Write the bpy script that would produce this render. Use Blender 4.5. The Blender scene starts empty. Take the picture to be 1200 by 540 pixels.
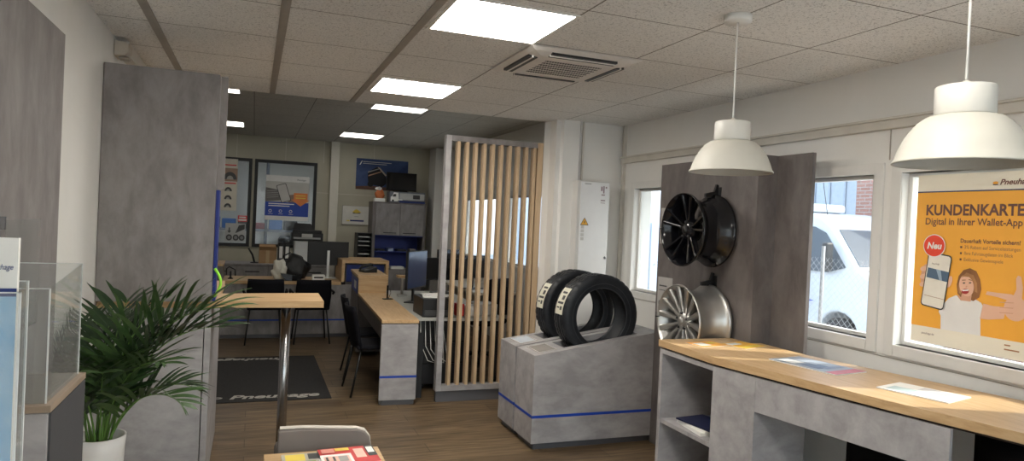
import bpy, bmesh, math, random
from mathutils import Vector, Matrix
random.seed(7)
SC = bpy.context.scene
COL = SC.collection
PI = math.pi
EYE, CEIL, RCEIL = 1.62, 2.578, 2.86

# ------------------------------------------------------------------ materials
def new_mat(name):
    m = bpy.data.materials.new(name); m.use_nodes = True
    nt = m.node_tree; b = nt.nodes['Principled BSDF']
    return m, nt, b
_c = {}
def flat(r, g, b, rough=.55, metal=0., spec=.4, name=None, bump=0.0, vary=.05):
    k = (r, g, b, rough, metal, spec, bump)
    if k in _c: return _c[k]
    m, nt, p = new_mat(name or 'surface')
    p.inputs['Roughness'].default_value = rough
    p.inputs['Metallic'].default_value = metal
    p.inputs['Specular IOR Level'].default_value = spec
    tc = nt.nodes.new('ShaderNodeTexCoord'); nz = nt.nodes.new('ShaderNodeTexNoise')
    nz.inputs['Scale'].default_value = 9; nz.inputs['Detail'].default_value = 3
    nt.links.new(tc.outputs['Object'], nz.inputs['Vector'])
    rp = nt.nodes.new('ShaderNodeValToRGB')
    rp.color_ramp.elements[0].position = .3; rp.color_ramp.elements[1].position = .7
    rp.color_ramp.elements[0].color = (r*(1-vary), g*(1-vary), b*(1-vary), 1)
    rp.color_ramp.elements[1].color = (min(1, r*(1+vary)), min(1, g*(1+vary)), min(1, b*(1+vary)), 1)
    nt.links.new(nz.outputs['Fac'], rp.inputs['Fac']); nt.links.new(rp.outputs['Color'], p.inputs['Base Color'])
    _c[k] = m
    return m
def noise_mat(name, cols, scale=(1, 1, 1), nscale=4., detail=8., rough=.6, metal=0, bump=.1, dist=.6, fine=None, spec=.35):
    """cols = [(pos,(r,g,b))...] ramp over stretched noise."""
    m, nt, p = new_mat(name); L = nt.links.new
    tc = nt.nodes.new('ShaderNodeTexCoord'); mp = nt.nodes.new('ShaderNodeMapping')
    mp.inputs['Scale'].default_value = scale
    nz = nt.nodes.new('ShaderNodeTexNoise'); nz.inputs['Scale'].default_value = nscale
    nz.inputs['Detail'].default_value = detail; nz.inputs['Roughness'].default_value = .65
    nz.inputs['Distortion'].default_value = dist
    rp = nt.nodes.new('ShaderNodeValToRGB'); e = rp.color_ramp.elements
    while len(e) < len(cols): e.new(.5)
    for i, (q, c) in enumerate(cols): e[i].position = q; e[i].color = (*c, 1)
    L(tc.outputs['Object'], mp.inputs['Vector']); L(mp.outputs['Vector'], nz.inputs['Vector'])
    L(nz.outputs['Fac'], rp.inputs['Fac']); out = rp.outputs['Color']
    if fine:
        n2 = nt.nodes.new('ShaderNodeTexNoise'); n2.inputs['Scale'].default_value = fine[0]; n2.inputs['Detail'].default_value = 5
        m2 = nt.nodes.new('ShaderNodeMapping'); m2.inputs['Scale'].default_value = fine[2]
        L(tc.outputs['Object'], m2.inputs['Vector']); L(m2.outputs['Vector'], n2.inputs['Vector'])
        r2 = nt.nodes.new('ShaderNodeValToRGB'); r2.color_ramp.elements[0].position = .35; r2.color_ramp.elements[1].position = .65
        f = fine[1]; r2.color_ramp.elements[0].color = (f, f, f, 1); r2.color_ramp.elements[1].color = (1, 1, 1, 1)
        mx = nt.nodes.new('ShaderNodeMix'); mx.data_type = 'RGBA'; mx.blend_type = 'MULTIPLY'; mx.inputs[0].default_value = 1
        L(out, mx.inputs[6]); L(r2.outputs['Color'], mx.inputs[7]); out = mx.outputs[2]
    L(out, p.inputs['Base Color'])
    p.inputs['Roughness'].default_value = rough; p.inputs['Metallic'].default_value = metal
    p.inputs['Specular IOR Level'].default_value = spec
    if bump:
        bp = nt.nodes.new('ShaderNodeBump'); bp.inputs['Strength'].default_value = bump; bp.inputs['Distance'].default_value = .01
        L(nz.outputs['Fac'], bp.inputs['Height']); L(bp.outputs['Normal'], p.inputs['Normal'])
    return m
def emis(name, c, s):
    m, nt, p = new_mat(name)
    p.inputs['Base Color'].default_value = (*c, 1)
    p.inputs['Emission Color'].default_value = (*c, 1); p.inputs['Emission Strength'].default_value = s
    return m
def glass_mat(name, tint=(1, 1, 1), refl=.06, haze=0.0):
    m = bpy.data.materials.new(name); m.use_nodes = True; nt = m.node_tree
    nt.nodes.remove(nt.nodes['Principled BSDF']); out = nt.nodes['Material Output']; L = nt.links.new
    t = nt.nodes.new('ShaderNodeBsdfTransparent'); t.inputs[0].default_value = (*tint, 1)
    g = nt.nodes.new('ShaderNodeBsdfGlossy'); g.inputs['Roughness'].default_value = .03
    lw = nt.nodes.new('ShaderNodeLayerWeight'); lw.inputs[0].default_value = .5
    pw = nt.nodes.new('ShaderNodeMath'); pw.operation = 'POWER'; pw.inputs[1].default_value = 5
    ad = nt.nodes.new('ShaderNodeMath'); ad.operation = 'MULTIPLY_ADD'; ad.inputs[1].default_value = .6; ad.inputs[2].default_value = refl
    mx = nt.nodes.new('ShaderNodeMixShader'); L(lw.outputs['Facing'], pw.inputs[0]); L(pw.outputs[0], ad.inputs[0]); L(ad.outputs[0], mx.inputs[0])
    L(t.outputs[0], mx.inputs[1]); L(g.outputs[0], mx.inputs[2]); src = mx.outputs[0]
    if haze:
        d = nt.nodes.new('ShaderNodeBsdfDiffuse'); d.inputs[0].default_value = (.8, .8, .78, 1)
        m2 = nt.nodes.new('ShaderNodeMixShader'); m2.inputs[0].default_value = haze
        L(src, m2.inputs[1]); L(d.outputs[0], m2.inputs[2]); src = m2.outputs[0]
    L(src, out.inputs['Surface'])
    return m

def concrete(name, dark, light, axis='z'):
    sc = {'z': (1.6, 1.6, .75), 'x': (.8, 1.6, 1.6)}[axis]
    mid = tuple((a+b)/2 for a, b in zip(dark, light))
    return noise_mat(name, [(.36, dark), (.50, mid), (.64, light)], sc, 5.5, 14, .5, 0, .02, .25,
                     fine=(30, .84, (1.0, 1.0, .25) if axis == 'z' else (.3, 1, 1)), spec=.4)
M = {}
M['conc'] = concrete('grey_concrete_laminate', (.205, .187, .184), (.305, .284, .280))
M['conc_l'] = concrete('pale_concrete_laminate', (.315, .300, .302), (.455, .437, .438), 'x')
M['conc_d'] = concrete('dark_concrete_laminate', (.125, .110, .106), (.19, .170, .163))
M['oak'] = noise_mat('oak_laminate', [(.25, (.44, .27, .13)), (.5, (.56, .37, .19)), (.75, (.65, .46, .26))], (1.2, 14, 14), 3, 6, .42, 0, .02, .4, fine=(60, .88, (.15, 2, 2)))
M['oak_y'] = noise_mat('oak_laminate_long', [(.25, (.46, .29, .14)), (.5, (.58, .385, .20)), (.75, (.66, .47, .27))], (14, 1.2, 14), 3, 6, .40, 0, .02, .4, fine=(60, .88, (2, .15, 2)))
M['oak_z'] = noise_mat('oak_slat', [(.25, (.44, .31, .18)), (.5, (.56, .41, .26)), (.75, (.66, .50, .33))], (14, 14, 1.0), 3, 6, .5, 0, .02, .4)
M['kick'] = flat(.10, .10, .11, .5)
M['blue'] = flat(.012, .055, .38, .4)
M['blue_n'] = flat(.010, .025, .19, .5)
M['blue_dk'] = flat(.012, .03, .17, .5)
M['wall'] = noise_mat('painted_wall_panel', [(.3, (.78, .77, .74)), (.7, (.82, .81, .78))], (1, 1, 1), 2, 4, .55, 0, .01)
M['wall_left'] = noise_mat('painted_side_wall', [(.3, (.76, .755, .72)), (.7, (.81, .80, .77))], (1, 1, 1), 2, 4, .5, 0, .01)
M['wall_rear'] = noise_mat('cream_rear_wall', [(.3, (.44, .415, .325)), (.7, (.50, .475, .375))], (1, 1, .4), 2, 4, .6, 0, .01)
M['pvc'] = flat(.74, .73, .70, .35, vary=.02)
M['white'] = flat(.78, .77, .74, .4, vary=.03)
M['cab_white'] = flat(.80, .80, .80, .35, vary=.02)
M['black'] = flat(.012, .012, .013, .45)
M['blackg'] = flat(.010, .010, .011, .12, spec=.6)
M['chairblk'] = flat(.007, .007, .010, .75, 0, .15)
M['rubber'] = noise_mat('tyre_rubber', [(.3, (.009, .011, .014)), (.7, (.018, .020, .025))], (1, 1, 1), 14, 4, .45, 0, .05)
M['steel'] = flat(.34, .34, .35, .26, 1.0, vary=.08)
M['alu'] = flat(.52, .51, .49, .34, .85, vary=.06)
M['shade'] = noise_mat('lamp_shade_enamel', [(.3, (.44, .425, .375)), (.7, (.48, .465, .415))], (1, 1, .4), 5, 3, .5, 0, 0)
M['ac'] = flat(.70, .67, .63, .45)
M['glass'] = glass_mat('window_glass', (.93, .96, .97), .02, .03)
M['acrylic'] = glass_mat('clear_acrylic', (.93, .94, .94), .05, .05)
M['paper'] = flat(.80, .79, .76, .6)
M['card'] = noise_mat('cardboard', [(.3, (.36, .22, .11)), (.7, (.44, .28, .15))], (1, 1, 1), 6, 4, .8)
M['orange'] = flat(.90, .40, .035, .45, vary=.02)
M['taupe'] = flat(.19, .165, .15, .7)
M['tee'] = flat(.36, .33, .29, .5)
M['asphalt'] = noise_mat('concrete_yard', [(.3, (.50, .50, .49)), (.7, (.60, .60, .58))], (1, 1, 1), 8, 6, .9)
M['duct'] = flat(.62, .59, .53, .5)

def ceiling_mat(name, ox, oy, base):
    m, nt, p = new_mat(name); L = nt.links.new; N = nt.nodes.new
    tc = N('ShaderNodeTexCoord'); sp = N('ShaderNodeSeparateXYZ'); L(tc.outputs['Object'], sp.inputs[0])
    def line(sock, off, w):
        a = N('ShaderNodeMath'); a.operation = 'SUBTRACT'; a.inputs[1].default_value = off; L(sock, a.inputs[0])
        d = N('ShaderNodeMath'); d.operation = 'DIVIDE'; d.inputs[1].default_value = .625; L(a.outputs[0], d.inputs[0])
        ad = N('ShaderNodeMath'); ad.operation = 'ADD'; ad.inputs[1].default_value = .5; L(d.outputs[0], ad.inputs[0])
        f = N('ShaderNodeMath'); f.operation = 'FRACT'; L(ad.outputs[0], f.inputs[0])
        s = N('ShaderNodeMath'); s.operation = 'SUBTRACT'; s.inputs[1].default_value = .5; L(f.outputs[0], s.inputs[0])
        b = N('ShaderNodeMath'); b.operation = 'ABSOLUTE'; L(s.outputs[0], b.inputs[0])
        l = N('ShaderNodeMath'); l.operation = 'LESS_THAN'; l.inputs[1].default_value = w/.625; L(b.outputs[0], l.inputs[0])
        return l.outputs[0]
    lx = line(sp.outputs['X'], ox, .004); ly = line(sp.outputs['Y'], oy, .0035)
    mxl = N('ShaderNodeMath'); mxl.operation = 'MAXIMUM'; L(lx, mxl.inputs[0]); L(ly, mxl.inputs[1])
    # fissured tile surface
    nz = N('ShaderNodeTexNoise'); nz.inputs['Scale'].default_value = 95; nz.inputs['Detail'].default_value = 2; nz.inputs['Distortion'].default_value = 1.2
    L(tc.outputs['Object'], nz.inputs['Vector'])
    rp = N('ShaderNodeValToRGB'); e = rp.color_ramp.elements
    e[0].position = .36; e[0].color = tuple(c*.62 for c in base)+(1,); e[1].position = .45; e[1].color = (*base, 1)
    L(nz.outputs['Fac'], rp.inputs['Fac'])
    # tile to tile variation
    vo = N('ShaderNodeTexNoise'); vo.inputs['Scale'].default_value = .9; L(tc.outputs['Object'], vo.inputs['Vector'])
    vr = N('ShaderNodeValToRGB'); vr.color_ramp.elements[0].position = .3; vr.color_ramp.elements[0].color = (.9, .9, .9, 1); vr.color_ramp.elements[1].position = .7
    L(vo.outputs['Fac'], vr.inputs['Fac'])
    mu = N('ShaderNodeMix'); mu.data_type = 'RGBA'; mu.blend_type = 'MULTIPLY'; mu.inputs[0].default_value = 1
    L(rp.outputs['Color'], mu.inputs[6]); L(vr.outputs['Color'], mu.inputs[7])
    mx = N('ShaderNodeMix'); mx.data_type = 'RGBA'; L(mxl.outputs[0], mx.inputs[0]); L(mu.outputs[2], mx.inputs[6]); mx.inputs[7].default_value = (.20, .185, .165, 1)
    L(mx.outputs[2], p.inputs['Base Color']); p.inputs['Roughness'].default_value = .85; p.inputs['Specular IOR Level'].default_value = .1
    return m
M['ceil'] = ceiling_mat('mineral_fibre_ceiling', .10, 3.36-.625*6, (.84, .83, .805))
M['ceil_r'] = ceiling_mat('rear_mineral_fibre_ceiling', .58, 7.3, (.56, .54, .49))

def floor_mat():
    m, nt, p = new_mat('vinyl_plank_floor'); L = nt.links.new; N = nt.nodes.new
    tc = N('ShaderNodeTexCoord'); br = N('ShaderNodeTexBrick')
    br.inputs['Scale'].default_value = 1; br.inputs['Brick Width'].default_value = 1.22; br.inputs['Row Height'].default_value = .185
    br.inputs['Mortar Size'].default_value = .0025; br.inputs['Color1'].default_value = (.120, .080, .044, 1); br.inputs['Color2'].default_value = (.200, .140, .080, 1)
    br.inputs['Mortar'].default_value = (.06, .04, .025, 1); br.inputs['Bias'].default_value = 0; br.offset = .37
    L(tc.outputs['Object'], br.inputs['Vector'])
    mp = N('ShaderNodeMapping'); mp.inputs['Scale'].default_value = (1.1, 13, 1); L(tc.outputs['Object'], mp.inputs['Vector'])
    nz = N('ShaderNodeTexNoise'); nz.inputs['Scale'].default_value = 2.6; nz.inputs['Detail'].default_value = 9; nz.inputs['Distortion'].default_value = .7
    L(mp.outputs['Vector'], nz.inputs['Vector'])
    rp = N('ShaderNodeValToRGB'); rp.color_ramp.elements[0].position = .32; rp.color_ramp.elements[0].color = (.45, .42, .38, 1)
    rp.color_ramp.elements[1].position = .68; rp.color_ramp.elements[1].color = (1.3, 1.3, 1.3, 1); L(nz.outputs['Fac'], rp.inputs['Fac'])
    mu = N('ShaderNodeMix'); mu.data_type = 'RGBA'; mu.blend_type = 'MULTIPLY'; mu.inputs[0].default_value = 1
    L(br.outputs['Color'], mu.inputs[6]); L(rp.outputs['Color'], mu.inputs[7]); L(mu.outputs[2], p.inputs['Base Color'])
    p.inputs['Roughness'].default_value = .42; p.inputs['Specular IOR Level'].default_value = .4
    return m
M['floor'] = floor_mat()
def brick_mat():
    m, nt, p = new_mat('red_brick'); L = nt.links.new; N = nt.nodes.new
    tc = N('ShaderNodeTexCoord'); mp = N('ShaderNodeMapping'); mp.inputs['Rotation'].default_value = (PI/2, 0, PI/2)
    sp = N('ShaderNodeSeparateXYZ'); cb = N('ShaderNodeCombineXYZ'); L(tc.outputs['Object'], sp.inputs[0])
    L(sp.outputs['Y'], cb.inputs[0]); L(sp.outputs['Z'], cb.inputs[1])
    br = N('ShaderNodeTexBrick'); br.inputs['Scale'].default_value = 1; br.inputs['Brick Width'].default_value = .25; br.inputs['Row Height'].default_value = .075
    br.inputs['Mortar Size'].default_value = .008; br.inputs['Color1'].default_value = (.33, .16, .12, 1); br.inputs['Color2'].default_value = (.42, .22, .17, 1); br.inputs['Mortar'].default_value = (.4, .36, .33, 1)
    L(cb.outputs[0], br.inputs['Vector']); L(br.outputs['Color'], p.inputs['Base Color']); p.inputs['Roughness'].default_value = .9
    return m
M['brick'] = brick_mat()

# ------------------------------------------------------------------ geometry helpers
class MB:
    def __init__(s): s.v = []; s.f = []; s.mi = []; s.mats = []; s.sm = []
    def m(s, mat):
        if mat not in s.mats: s.mats.append(mat)
        return s.mats.index(mat)
    def add(s, vs, fs, mat, smooth=False, X=None):
        o = len(s.v); i = s.m(mat)
        s.v += [tuple(X @ Vector(v)) if X is not None else tuple(v) for v in vs]
        for f in fs: s.f.append([o+k for k in f]); s.mi.append(i); s.sm.append(smooth)
        return s
    def box(s, x0, x1, y0, y1, z0, z1, mat, X=None):
        vs = [(x0, y0, z0), (x1, y0, z0), (x1, y1, z0), (x0, y1, z0), (x0, y0, z1), (x1, y0, z1), (x1, y1, z1), (x0, y1, z1)]
        return s.add(vs, [(0, 3, 2, 1), (4, 5, 6, 7), (0, 1, 5, 4), (1, 2, 6, 5), (2, 3, 7, 6), (3, 0, 4, 7)], mat, False, X)
    def prism(s, poly, a, b, mat, axis='z', X=None, smooth=False):
        """poly 2-D; axis z: (x,y); y: (x,z); x: (y,z)"""
        def p3(p, t):
            return (p[0], p[1], t) if axis == 'z' else (p[0], t, p[1]) if axis == 'y' else (t, p[0], p[1])
        n = len(poly); vs = [p3(p, a) for p in poly]+[p3(p, b) for p in poly]
        fs = [list(range(n))[::-1], [n+i for i in range(n)]]
        fs2 = [(i, (i+1) % n, n+(i+1) % n, n+i) for i in range(n)]
        s.add(vs, fs, mat, False, X)
        o = len(s.v)-2*n; i = s.m(mat)
        for f in fs2: s.f.append([o+k for k in f]); s.mi.append(i); s.sm.append(smooth)
        return s
    def tube(s, pts, r, mat, n=8, cap=True, X=None, smooth=True):
        pts = [Vector(p) for p in pts]; rs = r if isinstance(r, (list, tuple)) else [r]*len(pts)
        vs = []; up = Vector((0, 0, 1))
        prev = None
        for i, p in enumerate(pts):
            t = (pts[min(i+1, len(pts)-1)]-pts[max(i-1, 0)]).normalized()
            if prev is None:
                a = up if abs(t.z) < .9 else Vector((1, 0, 0)); u = t.cross(a).normalized()
            else:
                u = (prev-t*prev.dot(t)).normalized()
            prev = u; w = t.cross(u)
            for k in range(n):
                an = 2*PI*k/n; vs.append(p+(u*math.cos(an)+w*math.sin(an))*rs[i])
        fs = [(i*n+k, i*n+(k+1) % n, (i+1)*n+(k+1) % n, (i+1)*n+k) for i in range(len(pts)-1) for k in range(n)]
        s.add(vs, fs, mat, smooth, X)
        if cap:
            o = len(s.v)-len(vs); j = s.m(mat)
            s.f.append([o+k for k in range(n)][::-1]); s.mi.append(j); s.sm.append(False)
            s.f.append([o+(len(pts)-1)*n+k for k in range(n)]); s.mi.append(j); s.sm.append(False)
        return s
    def lathe(s, prof, mat, n=32, axis='z', X=None, smooth=True, closed=False, rad=None):
        """prof: list of (radius, t)."""
        vs = []
        for i in range(n):
            a = 2*PI*i/n; c, d = math.cos(a), math.sin(a)
            for q, (r, t) in enumerate(prof):
                if rad: r = rad(i, q, r)
                vs.append((r*c, r*d, t) if axis == 'z' else (r*c, t, r*d) if axis == 'y' else (t, r*c, r*d))
        m_ = len(prof); fs = []
        for i in range(n):
            j = (i+1) % n
            for q in range(m_ if closed else m_-1):
                q2 = (q+1) % m_
                fs.append((i*m_+q, j*m_+q, j*m_+q2, i*m_+q2))
        return s.add(vs, fs, mat, smooth, X)
    def build(s, name, parent=None, loc=(0, 0, 0), bevel=0, label=None, rot=None, fix=True):
        me = bpy.data.meshes.new(name); me.from_pydata(s.v, [], s.f)
        for mt in s.mats: me.materials.append(mt)
        me.polygons.foreach_set('material_index', s.mi); me.polygons.foreach_set('use_smooth', s.sm)
        me.validate(); me.update()
        if fix:
            bm = bmesh.new(); bm.from_mesh(me); bmesh.ops.remove_doubles(bm, verts=bm.verts, dist=1e-6)
            bmesh.ops.recalc_face_normals(bm, faces=bm.faces); bm.to_mesh(me); bm.free()
        o = bpy.data.objects.new(name, me); COL.objects.link(o)
        o.location = loc
        if rot: o.rotation_euler = rot
        if parent: o.parent = parent
        if bevel:
            b = o.modifiers.new('edge', 'BEVEL'); b.width = bevel; b.segments = 2; b.limit_method = 'ANGLE'; b.angle_limit = math.radians(50)
        if label: o['label'] = label
        return o
def tag(o, label, cat, group=None):
    o['label'] = label; o['category'] = cat
    if group: o['group'] = group
    return o
def struct(o): o['kind'] = 'structure'; return o
def thing(name, label, cat, loc=(0, 0, 0), rz=0, group=None):
    o = bpy.data.objects.new(name, None); COL.objects.link(o); o.empty_display_size = .1
    o.location = loc; o.rotation_euler = (0, 0, rz)
    return tag(o, label, cat, group)
def sthing(name, loc=(0, 0, 0)):
    o = bpy.data.objects.new(name, None); COL.objects.link(o); o.location = loc; o['kind'] = 'structure'; return o
def dup(root, loc, rz, label, group=None):
    r = root.copy(); COL.objects.link(r); r.location = loc; r.rotation_euler = (0, 0, rz); r['label'] = label
    if group: r['group'] = group
    for ch in list(root.children):
        c = ch.copy(); COL.objects.link(c); c.parent = r
        for g in ch.children:
            d = g.copy(); COL.objects.link(d); d.parent = c
    return r
def box(name, parent, x0, x1, y0, y1, z0, z1, mat, bevel=.002, label=None):
    """part given in WORLD metres; parent must be an unrotated empty (or None)."""
    L = parent.location if parent else Vector((0, 0, 0))
    cx, cy = (x0+x1)/2, (y0+y1)/2
    b = MB().box(x0-cx, x1-cx, y0-cy, y1-cy, 0, z1-z0, mat)
    return b.build(name, parent, (cx-L.x, cy-L.y, z0-L.z), bevel, label)
def wm(mb, name, parent=None, bevel=0, label=None):
    """mb in world coords -> part of parent"""
    L = parent.location if parent else Vector((0, 0, 0))
    return mb.build(name, parent, (-L.x, -L.y, -L.z), bevel, label)

class Canvas:
    """flat print laid on a plane: u to the right, v up, w toward the viewer."""
    def __init__(s, origin, u, v):
        s.o = Vector(origin); s.u = Vector(u).normalized(); s.v = Vector(v).normalized(); s.w = s.u.cross(s.v); s.mb = MB(); s.n = 0
    def P(s, x, y, l): return s.o+s.u*x+s.v*y+s.w*(l*.0006)
    def poly(s, pts, mat, l):
        s.mb.add([s.P(x, y, l) for x, y in pts], [list(range(len(pts)))], mat); return s
    def rect(s, x0, y0, x1, y1, mat, l): return s.poly([(x0, y0), (x1, y0), (x1, y1), (x0, y1)], mat, l)
    def ell(s, cx, cy, rx, ry, mat, l, n=20, a=0):
        c, d = math.cos(a), math.sin(a)
        return s.poly([(cx+rx*math.cos(t)*c-ry*math.sin(t)*d, cy+rx*math.cos(t)*d+ry*math.sin(t)*c) for t in [2*PI*i/n for i in range(n)]], mat, l)
    def rrect(s, x0, y0, x1, y1, r, mat, l, a=0):
        pts = []
        for cx, cy, t0 in ((x1-r, y1-r, 0), (x0+r, y1-r, PI/2), (x0+r, y0+r, PI), (x1-r, y0+r, 1.5*PI)):
            pts += [(cx+r*math.cos(t0+PI/2*k/4), cy+r*math.sin(t0+PI/2*k/4)) for k in range(5)]
        if a:
            mx, my = (x0+x1)/2, (y0+y1)/2; c, d = math.cos(a), math.sin(a)
            pts = [(mx+(x-mx)*c-(y-my)*d, my+(x-mx)*d+(y-my)*c) for x, y in pts]
        return s.poly(pts, mat, l)
    def text(s, body, x, y, size, mat, l, width=None, shear=0, bold=0, align='LEFT', rot=0):
        cu = bpy.data.curves.new('t', 'FONT'); cu.body = body; cu.size = size; cu.align_x = align; cu.shear = shear; cu.offset = bold
        cu.resolution_u = 3
        o = bpy.data.objects.new('t', cu); COL.objects.link(o)
        dg = bpy.context.evaluated_depsgraph_get(); me = bpy.data.meshes.new_from_object(o.evaluated_get(dg))
        xs = [v.co.x for v in me.vertices] or [0]
        k = width/(max(xs)-min(xs)) if width and align == 'LEFT' else 1
        c, d = math.cos(rot), math.sin(rot)
        vs = [s.P(x+(v.co.x*k)*c-v.co.y*d, y+v.co.x*k*d+v.co.y*c, l) for v in me.vertices]
        s.mb.add(vs, [list(p.vertices) for p in me.polygons], mat)
        bpy.data.objects.remove(o); bpy.data.meshes.remove(me); bpy.data.curves.remove(cu)
        return s
    def build(s, name, parent=None, label=None):
        L = parent.location if parent else Vector((0, 0, 0))
        return s.mb.build(name, parent, (-L.x, -L.y, -L.z), 0, label, fix=False)

# ------------------------------------------------------------------ the room
XL, XR, YB, YS, YR = -.78, 3.22, -1.8, 5.85, 11.9
b = MB(); b.box(-2.7, 3.45, YB-.15, YR+3.2, -.12, 0, M['floor']); struct(b.build('floor'))
b = MB(); b.box(XL-.1, XR+.2, YB-.1, YS, CEIL, CEIL+.05, M['ceil'])
b.box(XL-.1, XR+.2, YS-.03, YS, CEIL+.05, RCEIL+.05, M['wall'])
struct(b.build('ceiling'))
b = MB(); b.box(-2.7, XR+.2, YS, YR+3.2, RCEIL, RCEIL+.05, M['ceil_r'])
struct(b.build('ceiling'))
# wide main tees of the front ceiling
for i, x in enumerate((-.525, .10, .727)):
    b = MB(); b.box(x-.021, x+.021, YB, YS, CEIL-.006, CEIL-.0005, M['tee']); struct(b.build('trim_%d' % (i+1)))
b = MB()
b.box(XL-.12, XL, YB-.1, YS, 0, CEIL+.05, M['wall_left']); b.box(-2.7, XL, YS-.12, YS, 0, RCEIL, M['wall_left'])
struct(b.build('wall_left'))
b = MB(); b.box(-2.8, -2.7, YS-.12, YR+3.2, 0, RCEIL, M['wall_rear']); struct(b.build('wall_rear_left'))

ZS, ZT = 1.07, 1.985                 # window opening heights
WIN = [(-.6, .9), (1.62, 2.67), (2.84, 3.78), (4.90, 5.395), (7.0, 8.75), (9.1, 10.75)]
b = MB()
b.box(XR, XR+.17, YB-.1, YR+3.2, 0, ZS, M['wall']); b.box(XR, XR+.17, YB-.1, YR+3.2, ZT, RCEIL, M['wall'])
y = YB-.1
for (a, c) in WIN:
    b.box(XR, XR+.17, y, a, ZS, ZT, M['wall']); y = c
b.box(XR, XR+.17, y, YR+3.2, ZS, ZT, M['wall'])
struct(b.build('wall_right'))
# windows in the right wall
def window(n, a, c, sash=False):
    w = sthing('window_%d' % n, (XR, (a+c)/2, ZS))
    f = MB(); t = .055; x0, x1 = XR-.014, XR+.06
    f.box(x0, x1, a-.06, a+.0, ZS-.062, ZT+.06, M['pvc']); f.box(x0, x1, c-.0, c+.06, ZS-.062, ZT+.06, M['pvc'])
    f.box(x0, x1, a, c, ZS-.062, ZS, M['pvc']); f.box(x0, x1, a, c, ZT, ZT+.06, M['pvc'])
    wm(f, 'window_frame', w, .003)
    g = MB(); gx = XR+.055
    t = .022
    g.box(gx-.01, gx+.03, a, a+t, ZS, ZT, M['white']); g.box(gx-.01, gx+.03, c-t, c, ZS, ZT, M['white'])
    g.box(gx-.01, gx+.03, a+t, c-t, ZS, ZS+t, M['white']); g.box(gx-.01, gx+.03, a+t, c-t, ZT-t, ZT, M['white'])
    wm(g, 'sash', w, .002)
    p = MB(); p.box(gx+.004, gx+.010, a+t, c-t, ZS+t, ZT-t, M['glass']); wm(p, 'pane', w)
    s_ = MB(); s_.box(XR+.10, XR+.24, a-.04, c+.04, ZS-.05, ZS-.02, M['white']); wm(s_, 'outer_sill', w)
for i, (a, c) in enumerate(WIN): window(i+1, a, c)
# cable rail and panel joints along the window wall
b = MB(); b.box(XR-.035, XR, YB, 5.62, 2.225, 2.285, M['duct']); b.box(XR-.055, XR, YB, 5.62, 2.272, 2.285, M['duct']); struct(b.build('trim_4', bevel=.002))
b = MB(); b.box(XR-.03, XR, 5.585, 5.615, 1.0, CEIL, M['duct']); struct(b.build('trim_5'))
b = MB(); b.box(XR-.004, XR, 2.752, 2.758, 2.06, 2.225, M['tee']); b.box(XR-.004, XR, 1.0, 4.95, .992, .997, M['tee']); struct(b.build('trim_6'))
for yy, zz in ((2.79, .962), (2.47, .958)):
    pass
# wall with pillar between the two rooms
b = MB(); b.box(2.765, XR, 5.64, YS, 0, CEIL, M['wall']); b.box(2.528, 2.775, 5.65, YS, 0, CEIL, M['wall'])
struct(b.build('wall_partition'))
b = MB(); b.prism([(2.500, 5.86), (2.585, 5.615), (2.745, 5.61), (2.745, 5.66), (2.52, 5.9)], 0, CEIL, M['wall'])
struct(b.build('trim_7'))
b = MB(); b.box(2.78, 2.795, 5.62, 5.64, 0, CEIL, M['duct']); struct(b.build('trim_8'))
b = MB(); b.box(XL, XL+.06, 4.55, 5.85, 2.50, CEIL, M['duct']); struct(b.build('trim_9'))
# back wall (behind the camera) with an unseen window, added and made wide for daylight
b = MB(); b.box(XL-.1, -.6, YB-.15, YB, 0, CEIL, M['wall']); b.box(3.1, XR+.17, YB-.15, YB, 0, CEIL, M['wall'])
b.box(-.6, 3.1, YB-.15, YB, 0, .15, M['wall']); b.box(-.6, 3.1, YB-.15, YB, 2.45, CEIL, M['wall']); struct(b.build('wall_front'))
w = sthing('window_7', (1.25, YB, .15)); f = MB()
for x in (-.6, 1.2, 3.04): f.box(x, x+.06, YB-.1, YB-.03, .15, 2.45, M['pvc'])
f.box(-.54, 3.04, YB-.1, YB-.03, .15, .21, M['pvc']); f.box(-.54, 3.04, YB-.1, YB-.03, 2.39, 2.45, M['pvc']); wm(f, 'window_frame', w)
p = MB(); p.box(-.54, 3.04, YB-.07, YB-.064, .21, 2.39, M['glass']); wm(p, 'pane', w)
# rear wall with two workshop windows
b = MB(); zb, zt = 1.06, 2.47; WA, WB = (-1.05, -.065), (-.005, .955)
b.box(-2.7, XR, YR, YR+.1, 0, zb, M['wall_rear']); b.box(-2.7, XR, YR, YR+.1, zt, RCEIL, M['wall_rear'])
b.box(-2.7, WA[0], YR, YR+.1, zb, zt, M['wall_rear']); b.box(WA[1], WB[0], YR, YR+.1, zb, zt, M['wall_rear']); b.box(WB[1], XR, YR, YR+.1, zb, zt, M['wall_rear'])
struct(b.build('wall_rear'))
for k, (a, c) in enumerate((WA, WB)):
    w = sthing('window_%d' % (8+k), ((a+c)/2, YR, zb)); f = MB(); t = .04
    f.box(a-.01, a+t, YR-.03, YR+.03, zb-.01, zt+.01, M['black']); f.box(c-t, c+.01, YR-.03, YR+.03, zb-.01, zt+.01, M['black'])
    f.box(a+t, c-t, YR-.03, YR+.03, zb-.01, zb+t, M['black']); f.box(a+t, c-t, YR-.03, YR+.03, zt-t, zt+.01, M['black']); wm(f, 'window_frame', w)
    p = MB(); p.box(a+t, c-t, YR+.01, YR+.016, zb+t, zt-t, M['glass']); wm(p, 'pane', w)
b = MB(); b.box(1.175, 1.31, YR-.09, YR, 0, RCEIL, flat(.68, .65, .56, .5, vary=.02)); struct(b.build('trim_10', bevel=.003))
b = MB(); b.box(2.88, XR, 11.45, YR, 0, RCEIL, M['wall']); struct(b.build('trim_11', bevel=.003))
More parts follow.
